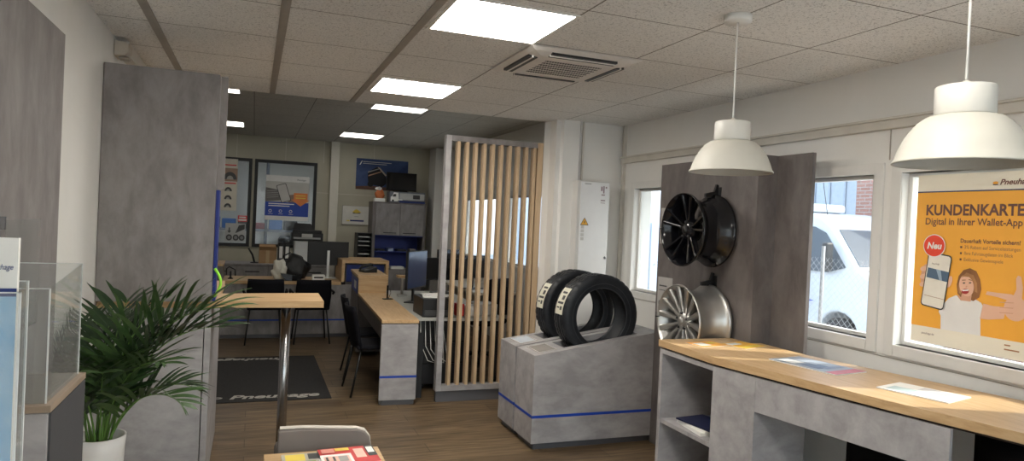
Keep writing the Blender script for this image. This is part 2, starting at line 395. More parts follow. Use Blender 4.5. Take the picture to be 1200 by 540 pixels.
b = MB()
for x in (-.3, .45, 1.06, 1.9): b.box(x, x+.008, YR-.004, YR, zt+.02, RCEIL, M['duct'])
b.box(1.31, 2.88, YR-.004, YR, 1.985, 1.992, M['duct']); b.box(.97, 1.17, YR-.004, YR, 1.985, 1.992, M['duct']); struct(b.build('trim_12'))
# workshop beyond the rear windows
b = MB(); b.box(-2.7, 3.4, YR+3.1, YR+3.2, 0, RCEIL, M['white']); struct(b.build('wall_workshop'))

# ------------------------------------------------------------------ ceiling lights, AC
def ceiling_light(x0, x1, y0, y1, z, s, label, group, warm=(1, .95, .87)):
    t = thing('ceiling_light', label, 'ceiling light', ((x0+x1)/2, (y0+y1)/2, z), 0, group)
    f = MB(); r = .018
    f.box(x0-r, x1+r, y0-r, y0, z-.006, z-.0008, M['white']); f.box(x0-r, x1+r, y1, y1+r, z-.006, z-.0008, M['white'])
    f.box(x0-r, x0, y0, y1, z-.006, z-.0008, M['white']); f.box(x1, x1+r, y0, y1, z-.006, z-.0008, M['white']); wm(f, 'frame', t)
    d = MB(); d.box(x0, x1, y0, y1, z-.004, z-.001, emis('light_diffuser', warm, s)); wm(d, 'diffuser', t)
FE, RE = 11.0, 1.9
gF = 'square panel lights of the front room'; gR = 'panel lights of the rear office'
ceiling_light(.785, 1.335, 2.83, 3.355, CEIL, FE, 'square light panel nearest the camera, cut by the top of the photo', gF)
ceiling_light(.79, 1.34, 4.70, 5.23, CEIL, FE, 'square light panel just in front of the step to the rear ceiling', gF)
ceiling_light(.785, 1.335, .95, 1.48, CEIL, FE, 'unseen square light panel added overhead behind the nearest visible one', gF)  # out of view, added for more light in the front room
ceiling_light(1.20, 1.78, 7.28, 7.88, RCEIL, RE, 'light panel of the rear ceiling partly hidden by the ceiling step', gR)
ceiling_light(1.20, 1.79, 10.36, 10.93, RCEIL, RE, 'light panel of the rear ceiling near the grey overhead cabinet', gR)
ceiling_light(-.77, -.19, 7.20, 7.78, RCEIL, RE, 'upper of the two rear light panels beside the tall grey panel', gR)
ceiling_light(-.77, -.19, 10.27, 10.83, RCEIL, RE, 'lower of the two rear light panels beside the tall grey panel', gR)
# ceiling cassette air conditioner
AX, AY, AZ = 1.675, 3.70, CEIL
t = thing('air_conditioner', 'square beige ceiling cassette air conditioner beside the light panel', 'air conditioner', (AX, AY, AZ))
b = MB(); h = .335
prof = [(h, -.002), (h, -.010), (h-.03, -.022), (h-.09, -.034), (h-.12, -.036)]
for (r0, z0), (r1, z1) in zip(prof, prof[1:]):
    for k in range(4):
        X = Matrix.Rotation(k*PI/2, 4, 'Z')
        b.add([(-r0, -r0, z0), (r0, -r0, z0), (r1, -r1, z1), (-r1, -r1, z1)], [(0, 1, 2, 3)], M['ac'], False, X)
b.box(-h, h, -h, h, -.004, -.0005, M['ac']); b.build('housing', t)
b = MB()
g0 = .155
b.box(-.215, .215, -.215, .215, -.036, -.030, M['ac'])
b.build('panel', t, bevel=.002)
for k in range(4):
    X = Matrix.Rotation(k*PI/2, 4, 'Z'); b = MB()
    b.box(-.20, .20, -.300, -.278, -.036, -.022, M['black'], X); b.box(-.20, .20, -.272, -.245, -.0385, -.022, M['black'], X)
    b.box(-.205, .205, -.279, -.271, -.041, -.022, M['ac'], X); b.build('air_outlet', t)
b = MB()
for k in range(7):
    yk = -g0+.012+k*(2*g0-.024)/6
    b.box(-g0-.02, g0+.02, yk-.014, yk+.004, -.0385, -.034, M['black'])
    for q in range(22):
        xq = -g0-.018+q*(2*g0+.036)/21.5
        b.box(xq, xq+.004, yk-.014, yk+.004, -.0395, -.036, M['ac'])
b.build('grille', t)
# pendants
def pendant(x, y, z0, label):
    t = thing('pendant_lamp', label, 'pendant lamp', (x, y, CEIL), 0, 'white bell pendant lamps')
    MB().lathe([(0, -.030), (.058, -.030), (.060, -.026), (.060, 0), (0, 0)], M['white'], 32).build('ceiling_rose', t)
    zt_ = z0+.222-CEIL
    MB().tube([(0, 0, -.028), (0, 0, zt_+.012)], .0035, M['white'], 8).build('cord', t)
    MB().lathe([(.003, zt_+.02), (.012, zt_+.014), (.014, zt_)], M['shade'], 16).build('cord_grip', t)
    h = z0-CEIL
    CAPM = flat(.56, .55, .51, .4, vary=.02)
    MB().lathe([(0, zt_), (.074, zt_), (.0765, zt_-.003)], CAPM, 48, smooth=False).lathe([(.0765, zt_-.003), (.0765, zt_-.080)], CAPM, 48).lathe([(.0765, zt_-.080), (.0745, zt_-.083), (0, zt_-.083)], CAPM, 48, smooth=False).build('cap', t)
    prof = [(.070, zt_-.0835), (.079, zt_-.0835), (.096, zt_-.088), (.117, zt_-.104), (.135, zt_-.126), (.151, zt_-.152), (.164, zt_-.182), (.173, zt_-.211), (.179, zt_-.217), (.179, h),
            (.175, h), (.170, zt_-.212), (.146, zt_-.156), (.112, zt_-.110), (.08, zt_-.090), (.070, zt_-.0835)]
    MB().lathe(prof, M['shade'], 48).build('shade', t)
    MB().lathe([(0, zt_-.10), (.02, zt_-.105), (.03, zt_-.14), (.025, zt_-.165), (0, zt_-.178)], M['paper'], 16).build('bulb', t)
pendant(1.955, 2.48, 1.888, 'white bell pendant lamp hanging in front of the wheel display')
pendant(1.885, 1.375, 1.847, 'white bell pendant lamp in front of the orange window poster')
# motion sensor top left
t = thing('motion_sensor', 'small beige sensor box high on the left wall', 'sensor', (XL, 4.50, 2.47))
b = MB(); b.prism([(0, 0), (.055, .01), (.075, .03), (.075, .075), (0, .09)], -.06, .06, flat(.55, .50, .42, .5), 'y'); b.build('housing', t, (0.002, 0, 0), .004)
MB().box(.02, .075, -.03, .03, -.012, .004, flat(.40, .36, .30, .4)).build('lens', t, (0, 0, 0), .004)

# ------------------------------------------------------------------ left side
# big panel on the left wall
t = thing('wall_panel', 'large grey concrete look board on the left wall at the photo edge', 'panel', (XL, 2.2, .55))
box('board', t, XL+.005, XL+.04, .6, 3.24, .55, 2.30, M['conc'], .002)
box('edge_strip', t, XL+.002, XL+.012, 3.24, 3.262, 1.0, 2.02, M['black'], .001)
# tall panel over the bar table
t = thing('tall_cabinet', 'tall grey concrete look cabinet with a blue strip above the oak bar top', 'cabinet', (-.49, 4.25, 0))
box('upper_panel', t, XL+.003, -.205, 4.19, 4.33, 1.102, 2.38, M['conc'], .002)
box('side_fascia', t, -.200, -.163, 4.20, 4.215, 1.735, 2.372, M['conc'], .001)
box('blue_strip', t, -.203, -.187, 4.20, 4.36, 1.104, 1.733, M['blue_n'], .001)
box('lower_body', t, XL+.003, -.243, 4.25, 5.40, .06, 1.058, M['conc_l'], .002)
box('end_panel', t, -.238, -.205, 4.256, 5.40, .0, 1.058, M['conc_l'], .002)
box('kick_board', t, XL+.003, -.243, 4.29, 5.38, 0, .06, M['kick'], 0)
# bar top and leg
t = thing('bar_table', 'oak bar top on a round steel leg fixed to the tall grey cabinet', 'table', (.2, 4.44, 0))
b = MB(); b.prism([(XL+.003, 4.235), (.415, 4.235), (.42, 4.68), (-.175, 4.62), (-.178, 5.46), (XL+.003, 5.46)], 1.061, 1.101, M['oak']); wm(b, 'tabletop', t, .0015)
b = MB(); b.lathe([(0, .015), (.029, .015), (.029, 1.05), (0, 1.05)], M['steel'], 28); b.build('leg', t, (.01, -.01, 0))
MB().lathe([(0, 0), (.06, 0), (.055, .012), (.029, .018), (0, .018)], M['steel'], 28).build('foot', t, (.01, -.01, 0))
MB().lathe([(0, 1.045), (.055, 1.045), (.055, 1.06), (0, 1.06)], M['steel'], 28).build('mounting_plate', t, (.01, -.01, 0))
# green lanyard
b = MB(); pts = [(0, 0, 0)]
pts = [(-.012+.034*math.sin(PI*k/14), 0, .16*k/14-.08) for k in range(15)]
b.tube(pts, .0075, flat(.35, .85, .06, .5), 8); o = b.build('lanyard', None, (-.182, 4.19, 1.21))
tag(o, 'bright green loop hanging at the blue strip of the tall cabinet', 'lanyard')

# leaflet stand at the left edge
t = thing('leaflet_stand', 'grey leaflet stand with an oak top at the left photo edge', 'stand', (-.6, 1.97, 0))
box('body', t, -.74, -.416, 1.80, 2.14, 0, 1.145, M['conc_l'], .002)
b = MB(); b.box(-.4155, -.411, 1.803, 2.137, 0.0, 1.143, flat(.055, .057, .062, .6)); wm(b, 'side_panel', t, 0, 'dark grey side panel')
box('top_board', t, -.742, -.411, 1.797, 2.142, 1.146, 1.162, flat(.30, .23, .17, .4), .001)
def acrylic_box(label, x0, x1, y0, y1, z0, zf, zb, base=True):
    t = thing('leaflet_holder', label, 'leaflet holder', ((x0+x1)/2, (y0+y1)/2, z0)); e = .003
    b = MB(); b.box(x0, x1, y0, y0+e, z0, zf, M['acrylic']); wm(b, 'front_plate', t)
    b = MB(); b.box(x0, x1, y1-e, y1, z0, zb, M['acrylic']); wm(b, 'back_plate', t)
    for x in (x0, x1-e):
        b = MB(); b.prism([(y0+e, z0), (y1-e, z0), (y1-e, zb), (y0+e, zf)], x, x+e, M['acrylic'], 'x'); wm(b, 'side_plate', t)
    b = MB(); b.box(x0+e, x1-e, y0+e, y1-e, z0, z0+e, M['acrylic']); wm(b, 'base_plate', t)
    edge = flat(.75, .77, .77, .2)
    b = MB(); b.box(x1-e, x1+.0005, y0, y0+.002, z0, zf, edge); b.box(x1-e, x1+.0005, y1-.002, y1, z0, zb, edge); b.box(x0, x1, y0, y0+.002, zf-.002, zf, edge); b.box(x0, x1, y1-.002, y1, zb-.002, zb, edge)
    wm(b, 'polished_edge', t)
    return t
acrylic_box('large clear acrylic leaflet holder standing empty on the oak stand top', -.66, -.424, 1.815, 2.12, 1.1625, 1.425, 1.46)
t = thing('leaflet_holder', 'clear acrylic pocket screwed to the grey board behind the stand', 'leaflet holder', (XL+.05, 2.7, 1.20))
b = MB(); b.box(XL+.066, XL+.069, 2.52, 2.88, 1.19, 1.56, M['acrylic']); wm(b, 'front_plate', t)
b = MB(); b.box(XL+.0405, XL+.066, 2.52, 2.88, 1.187, 1.19, M['acrylic']); wm(b, 'base_plate', t)
b = MB(); b.box(XL+.0405, XL+.069, 2.50, 2.515, 1.53, 1.57, M['steel']); wm(b, 'mounting_clip', t)
# brochures in front
t = acrylic_box('clear acrylic pocket with blue brochures cut by the left edge', -.60, -.3415, 1.29, 1.33, 1.0, 1.475, 1.49)
b = MB(); b.box(-.60, -.345, 1.285, 1.42, 0, .999, M['conc_l']);
o = b.build('leaflet_column'); tag(o, 'slim grey column carrying the pocket of blue brochures', 'stand')
t = thing('brochure', 'blue and white brochure with a company name in the acrylic pocket', 'brochure', (-.46, 1.312, 1.004))
box('sheets', t, -.575, -.352, 1.308, 1.318, 1.004, 1.56, M['paper'], 0)
c = Canvas((-.575, 1.3075, 1.004), (1, 0, 0), (0, 0, 1)); W, H = .223, .556
sky1 = noise_mat('printed_sky', [(.3, (.20, .48, .80)), (.6, (.42, .66, .88)), (.8, (.75, .85, .92))], (1, 1, 1), 9, 4, .4, 0, 0)
c.rect(0, .14, W, .47, sky1, 1); c.rect(0, .02, W, .14, noise_mat('printed_meadow', [(.3, (.10, .22, .03)), (.7, (.55, .50, .06))], (1, 1, 1), 30, 4, .4, 0, 0), 1)
c.rect(0, 0, W, .06, M['blue_dk'], 2); c.rect(0, .462, W, .475, M['blue_dk'], 2)
c.text('Pneuhage', .180, .505, .013, M['blue_dk'], 2, shear=.3, width=.037); c.ell(.174, .509, .004, .003, M['orange'], 2)
c.build('print', t)

# palm
def palm(x, y):
    t = thing('potted_palm', 'bushy green palm in a white pot before the grey cabinet', 'plant', (x, y, 0))
    MB().lathe([(0, 0), (.070, 0), (.078, .02), (.100, .54), (.105, .60), (.095, .60), (.09, .55), (0, .53)], flat(.74, .72, .70, .35), 36).build('pot', t)
    MB().lathe([(0, .565), (.05, .568), (.091, .555)], flat(.04, .028, .02, .9), 24).build('soil', t)
    gm = [noise_mat('palm_leaf', [(.3, (.012, .030, .011)), (.7, (.030, .066, .022))], (1, 1, 1), 6, 3, .38, 0, 0), noise_mat('palm_leaf_light', [(.3, (.035, .080, .025)), (.7, (.075, .13, .045))], (1, 1, 1), 6, 3, .4, 0, 0)]
    sm = flat(.10, .20, .04, .5)
    fr = [  # azimuth deg, length, start lean, droop, height scale
        (5, .62, .30, 1.10, 0), (-12, .75, .50, 1.05, 0), (20, .70, .34, 1.00, 0), (48, .60, .30, .8, 0), (90, .55, .2, .8, 0),
        (128, .60, .32, 1.0, 0), (165, .50, .30, 1.2, 0), (200, .48, .35, 1.3, 0), (-45, .58, .45, 1.2, 1), (-80, .50, .35, 1.2, 1),
        (-115, .55, .42, 1.3, 0), (70, .62, .12, .5, 0), (-30, .46, .7, 1.5, 1), (-150, .5, .4, 1.2, 0), (10, .46, .75, 1.4, 0), (-5, .70, .16, .75, 1), (60, .45, .55, 1.3, 0), (-65, .45, .2, .9, 1),
        (180, .5, .16, .8, 0), (-20, .85, .36, 1.25, 1)]
    for k, (az, ln, lean, droop, cm) in enumerate(fr):
        az = math.radians(az); rnd = random.Random(k*13+5)
        d = Vector((math.cos(az), math.sin(az), 0)); p = Vector((d.x*.03+rnd.uniform(-.02, .02), d.y*.03, .52)); th = lean*.35
        pts = [p.copy()]; N = 22; st = (ln+.08)/N
        for i in range(N):
            s_ = i/N; th = lean*.35+lean*s_+droop*s_**2.2
            p = p+(d*math.sin(th)+Vector((0, 0, math.cos(th))))*st; pts.append(p.copy())
        b = MB(); b.tube(pts, [.0055*(1-.75*i/N) for i in range(N+1)], sm, 6)
        side = Vector((-d.y, d.x, 0)); leaf = gm[cm]
        n0 = int(N*.34); nl = 13
        for j in range(nl):
            f = n0+(N-n0)*(j+.3)/nl; i = min(int(f), N-1); q = pts[i].lerp(pts[i+1], f-i); tg = (pts[i+1]-pts[i]).normalized(); up = side.cross(tg).normalized()
            u = j/nl; L_ = (.12+.25*math.sin(PI*min(1, .25+.8*u)))*(.75+.25*rnd.random())*ln/.6
            for sg in (-1, 1):
                a = .62+.35*(1-u)+rnd.uniform(-.1, .1)
                dr = (tg*math.cos(a)+side*sg*math.sin(a)*.95+up*(.28+rnd.uniform(-.1, .1))*-1*(1 if up.z < 0 else -1)).normalized()
                wv = tg.cross(dr).normalized().cross(dr).normalized(); wd = .0088*(.8+.4*rnd.random())
                vs = []; K = 6; pp = q.copy(); dd = dr.copy()
                for m_ in range(K+1):
                    s_ = m_/K; ww = wd*(math.sin(PI*min(1, .12+.9*s_))**.7 if s_ < 1 else 0)+.0008
                    for e_ in (pp-wv*ww, pp+wv*ww):
                        e_.x = max(e_.x, XL+.012-x); vs.append(e_)
                    dd = (dd+Vector((0, 0, -1))*(.05+.15*s_)*(.4+rnd.random()*.6)).normalized(); pp = pp+dd*(L_/K)
                b.add(vs, [(2*m_, 2*m_+1, 2*m_+3, 2*m_+2) for m_ in range(K)], leaf, True)
        b.build('frond', t, fix=False)
palm(-.60, 3.45)

# low lounge chair and coffee table with magazines
t = thing('lounge_chair', 'low taupe upholstered chair seen from behind at the bottom of the photo', 'chair', (.36, 3.62, 0))
L = t.location
b = MB(); pr = []
r = .06
pr = [(-.215, .16), (.22, .16), (.222, .50), (.214, .545), (.19, .572), (.15, .585), (-.10, .600), (-.205, .600), (-.213, .592)]
b.prism(pr, -.27, -.215, M['taupe'], 'y'); b.build('backrest', t, (0, 0, 0), .008)
b = MB(); b.prism([(.2195, .50), (.2125, .5445), (.189, .573), (.15, .586), (-.10, .604), (-.205, .604), (-.205, .607), (-.10, .607), (.15, .589), (.192, .576), (.216, .546), (.223, .50)], -.262, -.222, flat(.60, .56, .50, .6), 'y'); b.build('piping', t, label='light piping along the top')
b = MB(); b.box(-.21, .215, -.213, .25, .27, .40, M['taupe']); b.build('seat', t, (0, 0, 0), .03)
for sx in (-.17, .17):
    for sy in (-.2, .2): MB().lathe([(0, 0), (.012, 0), (.018, .27), (0, .27)], M['black'], 12).build('leg', t, (sx, sy, 0))
t = thing('coffee_table', 'small square oak coffee table covered with magazines', 'table', (.34, 3.02, 0))
box('tabletop', t, .085, .60, 2.76, 3.275, .485, .52, M['oak'], .002)
for x in (.12, .565):
    for y in (2.80, 3.24): box('leg', t, x-.018, x+.018, y-.018, y+.018, 0, .485, M['steel'], .002)
def magazine(x, y, z, w, h, rz, cols, label, txt=None, th=.006, group=None, cat='magazine'):
    t = thing('magazine', label, cat, (x, y, z), rz, group)
    MB().box(-w/2, w/2, -h/2, h/2, 0, th, M['paper']).build('pages', t)
    c = Canvas((-w/2, -h/2, th), (1, 0, 0), (0, 1, 0)); c.rect(0, 0, w, h, cols[0], 1)
    for k, (x0, y0, x1, y1, m_) in enumerate(cols[1]): c.rect(w*x0, h*y0, w*x1, h*y1, m_, 2+k*.5)
    if txt: c.text(txt[0], w*txt[1], h*txt[2], txt[3], txt[4], 6, bold=.0004)
    o = c.mb.build('cover', t, (0, 0, 0), fix=False)
    return t
RED = flat(.62, .05, .05, .35); YEL = flat(.80, .62, .10, .4); GRN = flat(.35, .40, .12, .4); SKY = flat(.30, .50, .72, .4); PNK = flat(.85, .55, .45, .4); WHT = flat(.85, .84, .80, .4); DK = flat(.05, .05, .05, .4)
mag_g = 'magazines on the coffee table'
magazine(.30, 3.12, .5205, .28, .21, .02, (flat(.50, .47, .40, .4), [(.05, .55, .35, .95, YEL), (.4, .6, .7, .95, DK), (.1, .1, .5, .5, GRN), (.55, .1, .95, .5, WHT)]), 'grey and yellow magazine lying under the red one on the coffee table', None, .008, mag_g)
magazine(.445, 3.13, .530, .25, .22, .05, (RED, [(0, .0, .55, .62, WHT), (.05, .1, .5, .5, PNK), (.60, .05, .8, .5, RED), (.62, .3, .80, .85, PNK), (.84, .35, 1, 1, DK), (.86, .55, .98, .9, WHT), (.3, .78, .55, .95, YEL), (.08, .2, .12, .45, DK), (.2, .2, .24, .45, DK), (.3, .15, .46, .45, flat(.4, .38, .36, .4)), (.05, .68, .28, .93, flat(.75, .3, .25, .4))]), 'red covered magazine on top of the pile on the coffee table', None, .007, mag_g)
magazine(.28, 2.90, .5205, .24, .20, -.1, (SKY, [(.1, .1, .6, .5, WHT), (.1, .6, .9, .9, RED)]), 'blue magazine at the near side of the coffee table', None, .006, mag_g)

# ------------------------------------------------------------------ floor mat
t = thing('door_mat', 'black entrance mat with white company lettering on the plank floor', 'mat', (.0, 7.13, 0))
b = MB(); b.box(-.68, .708, 6.175, 8.085, .0005, .008, noise_mat('mat_pile', [(.3, (.018, .017, .017)), (.7, (.032, .030, .029))], (1, 1, 1), 60, 4, .9)); wm(b, 'pile', t, .003)
c = Canvas((0, 0, .0085), (1, 0, 0), (0, 1, 0)); LT = flat(.42, .40, .36, .8)
c.text('Pneuhage', -.14, 6.27, .17, LT, 1, width=.75, shear=.25, bold=.006)
c.text('eu', -.27, 6.27, .12, LT, 1) if False else None
c.ell(-.24, 6.32, .05, .035, LT, 1); c.ell(-.24, 6.32, .03, .02, DK, 2)
c2 = Canvas((0, 0, .0085), (-1, 0, 0), (0, -1, 0)); c2.text('Pneuhage', -.42, -7.99, .17, LT, 1, width=.75, shear=.25, bold=.006)
c.build('lettering', t); c2.build('lettering', t)

# ------------------------------------------------------------------ chairs
def make_chair(name, label, arms, group):
    """chair facing +Y, seat centre at origin."""
    t = thing(name, label, 'chair', (0, 0, 0), 0, group); m_ = M['chairblk']
    b = MB(); n = 8
    # curved back shell
    vs = []; fs = []
    for j in range(7):
        z = .44+j*.062; w = .215-.012*abs(j-3.2)/3
        for i in range(n+1):
            u = -1+2*i/n; vs.append((u*w, -.20-.012*j+.045*u*u, z))
    for j in range(6):
        for i in range(n): fs.append((j*(n+1)+i, j*(n+1)+i+1, (j+1)*(n+1)+i+1, (j+1)*(n+1)+i))
    b.add(vs, fs, m_, True); o = b.build('backrest', t)
    s = o.modifiers.new('thick', 'SOLIDIFY'); s.thickness = .018; s.offset = 0
    b = MB(); b.prism([(-.20, -.19), (.20, -.19), (.215, .10), (.18, .20), (-.18, .20), (-.215, .10)], .43, .465, m_); b.build('seat', t, (0, 0, 0), .012)
    fr = flat(.03, .03, .03, .3, .6)
    for sx in (-1, 1):
        MB().tube([(sx*.17, .15, .43), (sx*.21, .19, 0.012)], .010, fr, 8).build('leg', t)
        MB().tube([(sx*.17, -.15, .43), (sx*.215, -.235, 0.012)], .010, fr, 8).build('leg', t)
        if arms:
            MB().tube([(sx*.23, -.23, .64), (sx*.25, -.20, .655), (sx*.255, .10, .655), (sx*.25, .14, .62), (sx*.215, .16, .45)], .013, m_, 8).build('armrest', t)
    return t
gc = 'black chairs in front of the rear counter'
ch = make_chair('visitor_chair', 'black armchair before the rear counter, left of the pair', True, gc); ch.location = (.17, 8.98, 0)
dup(ch, (.725, 8.98, 0), .03, 'black armchair before the rear counter, right of the pair', gc)
gc = 'black chairs beside the service desk'
ch = make_chair('desk_chair', 'black chair at the side of the service desk, the nearer one', False, gc); ch.location = (1.09, 6.36, 0); ch.rotation_euler.z = -PI/2+.05
dup(ch, (1.13, 7.02, 0), -PI/2-.05, 'black chair at the side of the service desk, the farther one', gc)
# bar stools at the right counter
def bar_stool(x, y, rz, zt_, label):
    t = thing('bar_stool', label, 'bar stool', (x, y, 0), rz, 'black stools under the right counter')
    m_ = flat(.005, .005, .006, .8, 0, .08); vs = []; fs = []; n = 8; z0 = zt_-.34
    for j in range(7):
        z = z0+j*.34/6; w = .22
        for i in range(n+1):
            u = -1+2*i/n; vs.append((u*w, -.19+.05*u*u, z))
    for j in range(6):
        for i in range(n): fs.append((j*(n+1)+i, j*(n+1)+i+1, (j+1)*(n+1)+i+1, (j+1)*(n+1)+i))
    b = MB().add(vs, fs, m_, True); o = b.build('backrest', t); s = o.modifiers.new('t', 'SOLIDIFY'); s.thickness = .02; s.offset = 0
    MB().box(-.19, .19, -.17, .19, z0-.03, z0+.02, m_).build('seat', t, bevel=.015)
    for sx in (-1, 1):
        for sy in (-1, 1): MB().tube([(sx*.15, sy*.15, z0-.03), (sx*.20, sy*.20, .012)], .011, M['black'], 8).build('leg', t)
bar_stool(2.84, 2.25, -PI/2-.16, .85, 'black stool tucked under the right counter behind its grey apron')
bar_stool(2.88, 1.66, -PI/2-.16, .885, 'black stool at the lower right corner of the photo')

# ------------------------------------------------------------------ service desk (middle)
A = .045                                   # desk is turned a little
def RX(px, py): return Matrix.Translation((px, py, 0)) @ Matrix.Rotation(-A, 4, 'Z')
t = thing('service_desk', 'pale grey service desk with an oak top and a blue stripe', 'desk', (1.065, 5.86, 0), -A)
def part(n, x0, x1, y0, y1, z0, z1, mat, bv=.0015, label=None):
    return MB().box(x0, x1, y0, y1, z0, z1, mat).build(n, t, (0, 0, 0), bv, label)
part('front_panel', 0, .318, .0, .04, .045, .705, M['conc_l'])
part('inner_panel', 0.006, .312, .04, .055, .0, .705, M['conc_d'])
part('kick_board', .025, .30, .012, .04, 0, .045, M['kick'])
part('blue_stripe', -.001, .3185, -.0015, .0, .238, .258, M['blue'], 0)
part('tabletop', 0, .322, -.002, 2.14, .712, .742, M['oak_y'])
part('apron', .012, .028, .06, 2.10, .56, .71, M['conc_d'])
part('back_panel', .28, .30, .055, 2.10, .05, .71, M['conc_d'])
part('raised_box', .0, .322, 2.14, 3.02, 0.05, .91, M['conc_d'])
part('raised_front', .0, .322, 2.125, 2.14, .742, .915, M['oak'])
part('raised_top', -.012, .334, 2.12, 3.05, .915, .945, M['oak_y'])
part('blue_panel', -.003, 0, 2.22, 2.95, .72, .89, M['blue'], 0)
MB().box(-.0045, -.003, 2.35, 2.6, .76, .85, M['paper']).build('sign', t)
# telephone on the raised box
t = thing('telephone', 'flat black telephone lying on the raised oak desk top', 'telephone', (1.33, 8.42, .946), .3)
MB().prism([(-.08, 0), (.08, 0), (.08, .07), (.0, .04), (-.08, .02)], -.09, .09, M['black'], 'y').build('base', t, bevel=.003)
MB().tube([(-.085, .05, .03), (-.06, .05, .06), (.06, .05, .09), (.085, .05, .085)], .017, M['black'], 10).build('handset', t)
MB().box(-.04, .05, -.07, .01, .03, .036, flat(.25, .25, .26, .5)).build('keypad', t, bevel=.001)
t = thing('card_holder', 'slim black card holder standing on the oak desk top', 'card holder', (1.385, 7.35, .7425), .2)
MB().box(-.05, .05, -.03, .03, 0, .008, M['black']).build('base', t); MB().box(-.012, .004, -.006, .006, .008, .15, M['blackg']).build('post', t, bevel=.002)
MB().tube([(.01, 0, .008), (.03, -.01, .07), (.018, 0, .12)], .003, M['steel'], 6).build('clip', t)

# ------------------------------------------------------------------ rear counter
t = thing('reception_counter', 'grey reception counter with oak top before the workshop windows', 'counter', (.7, 9.6, 0))
box('front_panel', t, -.34, 1.74, 9.30, 9.33, .05, .70, M['conc'], .002)
box('kick_board', t, -.34, 1.74, 9.33, 9.36, 0, .05, M['kick'], 0)
box('blue_stripe', t, -.34, 1.74, 9.298, 9.30, .225, .245, M['blue'], 0)
box('worktop', t, -.34, 1.12, 9.27, 9.97, .70, .742, M['oak'], .002)
box('end_block', t, -.41, -.34, 9.27, 9.97, 0, .92, M['conc_d'], .002)
box('end_cap', t, -.415, -.335, 9.265, 9.975, .92, .945, M['oak'], .002)
box('raised_body', t, 1.18, 1.72, 9.335, 9.95, .05, .975, M['conc_d'], .002)
box('raised_blue_panel', t, 1.19, 1.69, 9.325, 9.335, .74, .97, M['blue_dk'], 0)
b = MB(); b.box(1.12, 1.16, 9.27, 9.97, .742, .99, M['oak']); wm(b, 'upright', t, .002)
box('raised_top', t, 1.12, 1.745, 9.27, 9.97, .99, 1.035, M['oak'], .002)
box('right_upright', t, 1.705, 1.745, 9.27, 9.97, .0, .99, M['oak'], .002)
box('rear_panel', t, -.34, 1.12, 9.90, 9.93, .0, .70, M['conc_d'], .002)

# sideboard behind the counter
def sideboard(x0, x1, y0, y1, h, nd, label):
    t = thing('sideboard', label, 'cabinet', ((x0+x1)/2, (y0+y1)/2, 0))
    box('body', t, x0, x1, y0+.02, y1, .05, h-.025, M['conc_d'], .002)
    box('plinth', t, x0+.01, x1-.01, y0+.04, y1-.01, 0, .05, M['kick'], 0); box('top_board', t, x0-.005, x1+.005, y0-.005, y1, h-.025, h, M['conc'], .002)
    w = (x1-x0)/nd
    for i in range(nd):
        for j in range(3):
            z0 = .06+j*(h-.09)/3
            d = MB().box(-w/2+.004, w/2-.004, 0, .018, 0, (h-.09)/3-.008, M['conc']).build('drawer', t, (x0+w*(i+.5)-t.location.x, y0-t.location.y, z0), .001)
            MB().box(-.10, .10, -.022, -.012, .16, .175, M['black']).build('handle', d, (0, 0, 0), .002)
sideboard(-1.1, 1.12, 10.85, 11.4, .845, 5, 'long grey sideboard with drawers below the workshop windows')
sideboard(1.32, 1.84, 11.3, 11.86, .915, 1, 'grey drawer unit under the black letter trays')
def item_box(name, label, cat, x0, x1, y0, y1, z0, z1, mat, bv=.004, group=None):
    o = box(name, None, x0, x1, y0, y1, z0, z1, mat, bv); return tag(o, label, cat, group)
t = thing('cardboard_box', 'brown cardboard box standing on the grey sideboard below the windows', 'box', (.22, 11.1, .846))
box('carton', t, .096, .345, 11.0, 11.22, .846, 1.04, M['card'], .002)
box('packing_tape', t, .195, .245, 10.998, 11.0, .846, 1.04, flat(.50, .36, .20, .3), 0)
b = MB(); b.add([(.096, 11.0, 1.04), (.345, 11.0, 1.04), (.34, 10.93, 1.10), (.10, 10.93, 1.10)], [(0, 1, 2, 3)], M['card'])
o = wm(b, 'flap', t); s = o.modifiers.new('t', 'SOLIDIFY'); s.thickness = .004; b = MB(); b.add([(.096, 11.22, 1.04), (.345, 11.22, 1.04), (.34, 11.27, 1.12), (.10, 11.27, 1.12)], [(0, 1, 2, 3)], M['card']); o = wm(b, 'flap', t); s = o.modifiers.new('t', 'SOLIDIFY'); s.thickness = .004
for k, x in enumerate((.37, .46)):
    t = thing('ring_binder', ('black ring binder beside the cardboard box', 'black ring binder beside the white shelf box')[k], 'binder', (x+.038, 11.1, .846), 0, 'black binders on the sideboard')
    box('cover', t, x, x+.076, 10.98, 11.26, .846, 1.17, M['black'], .002); box('spine_label', t, x+.014, x+.062, 10.978, 10.98, .93, 1.11, M['paper'], 0)
t = thing('filing_tower', 'white paper drawer tower under the black printer', 'drawer tower', (.77, 11.14, .846))
box('body', t, .60, .96, 11.0, 11.3, .846, 1.205, M['white'], .003)
for k in range(3): box('drawer', t, .615, .945, 10.992, 11.0, .865+k*.112, .965+k*.112, M['cab_white'], .001)
t = thing('printer', 'black printer with a pale front panel below the window poster', 'printer', (.785, 11.12, 1.206))
box('body', t, .55, 1.02, 10.95, 11.33, 1.206, 1.33, M['black'], .01); box('lid', t, .57, 1.0, 10.97, 11.32, 1.331, 1.37, M['black'], .006)
box('control_panel', t, .70, .86, 10.93, 10.949, 1.262, 1.315, flat(.55, .54, .52, .4), .002); box('front_strip', t, .58, .98, 10.945, 10.949, 1.235, 1.262, flat(.42, .42, .41, .4), 0)
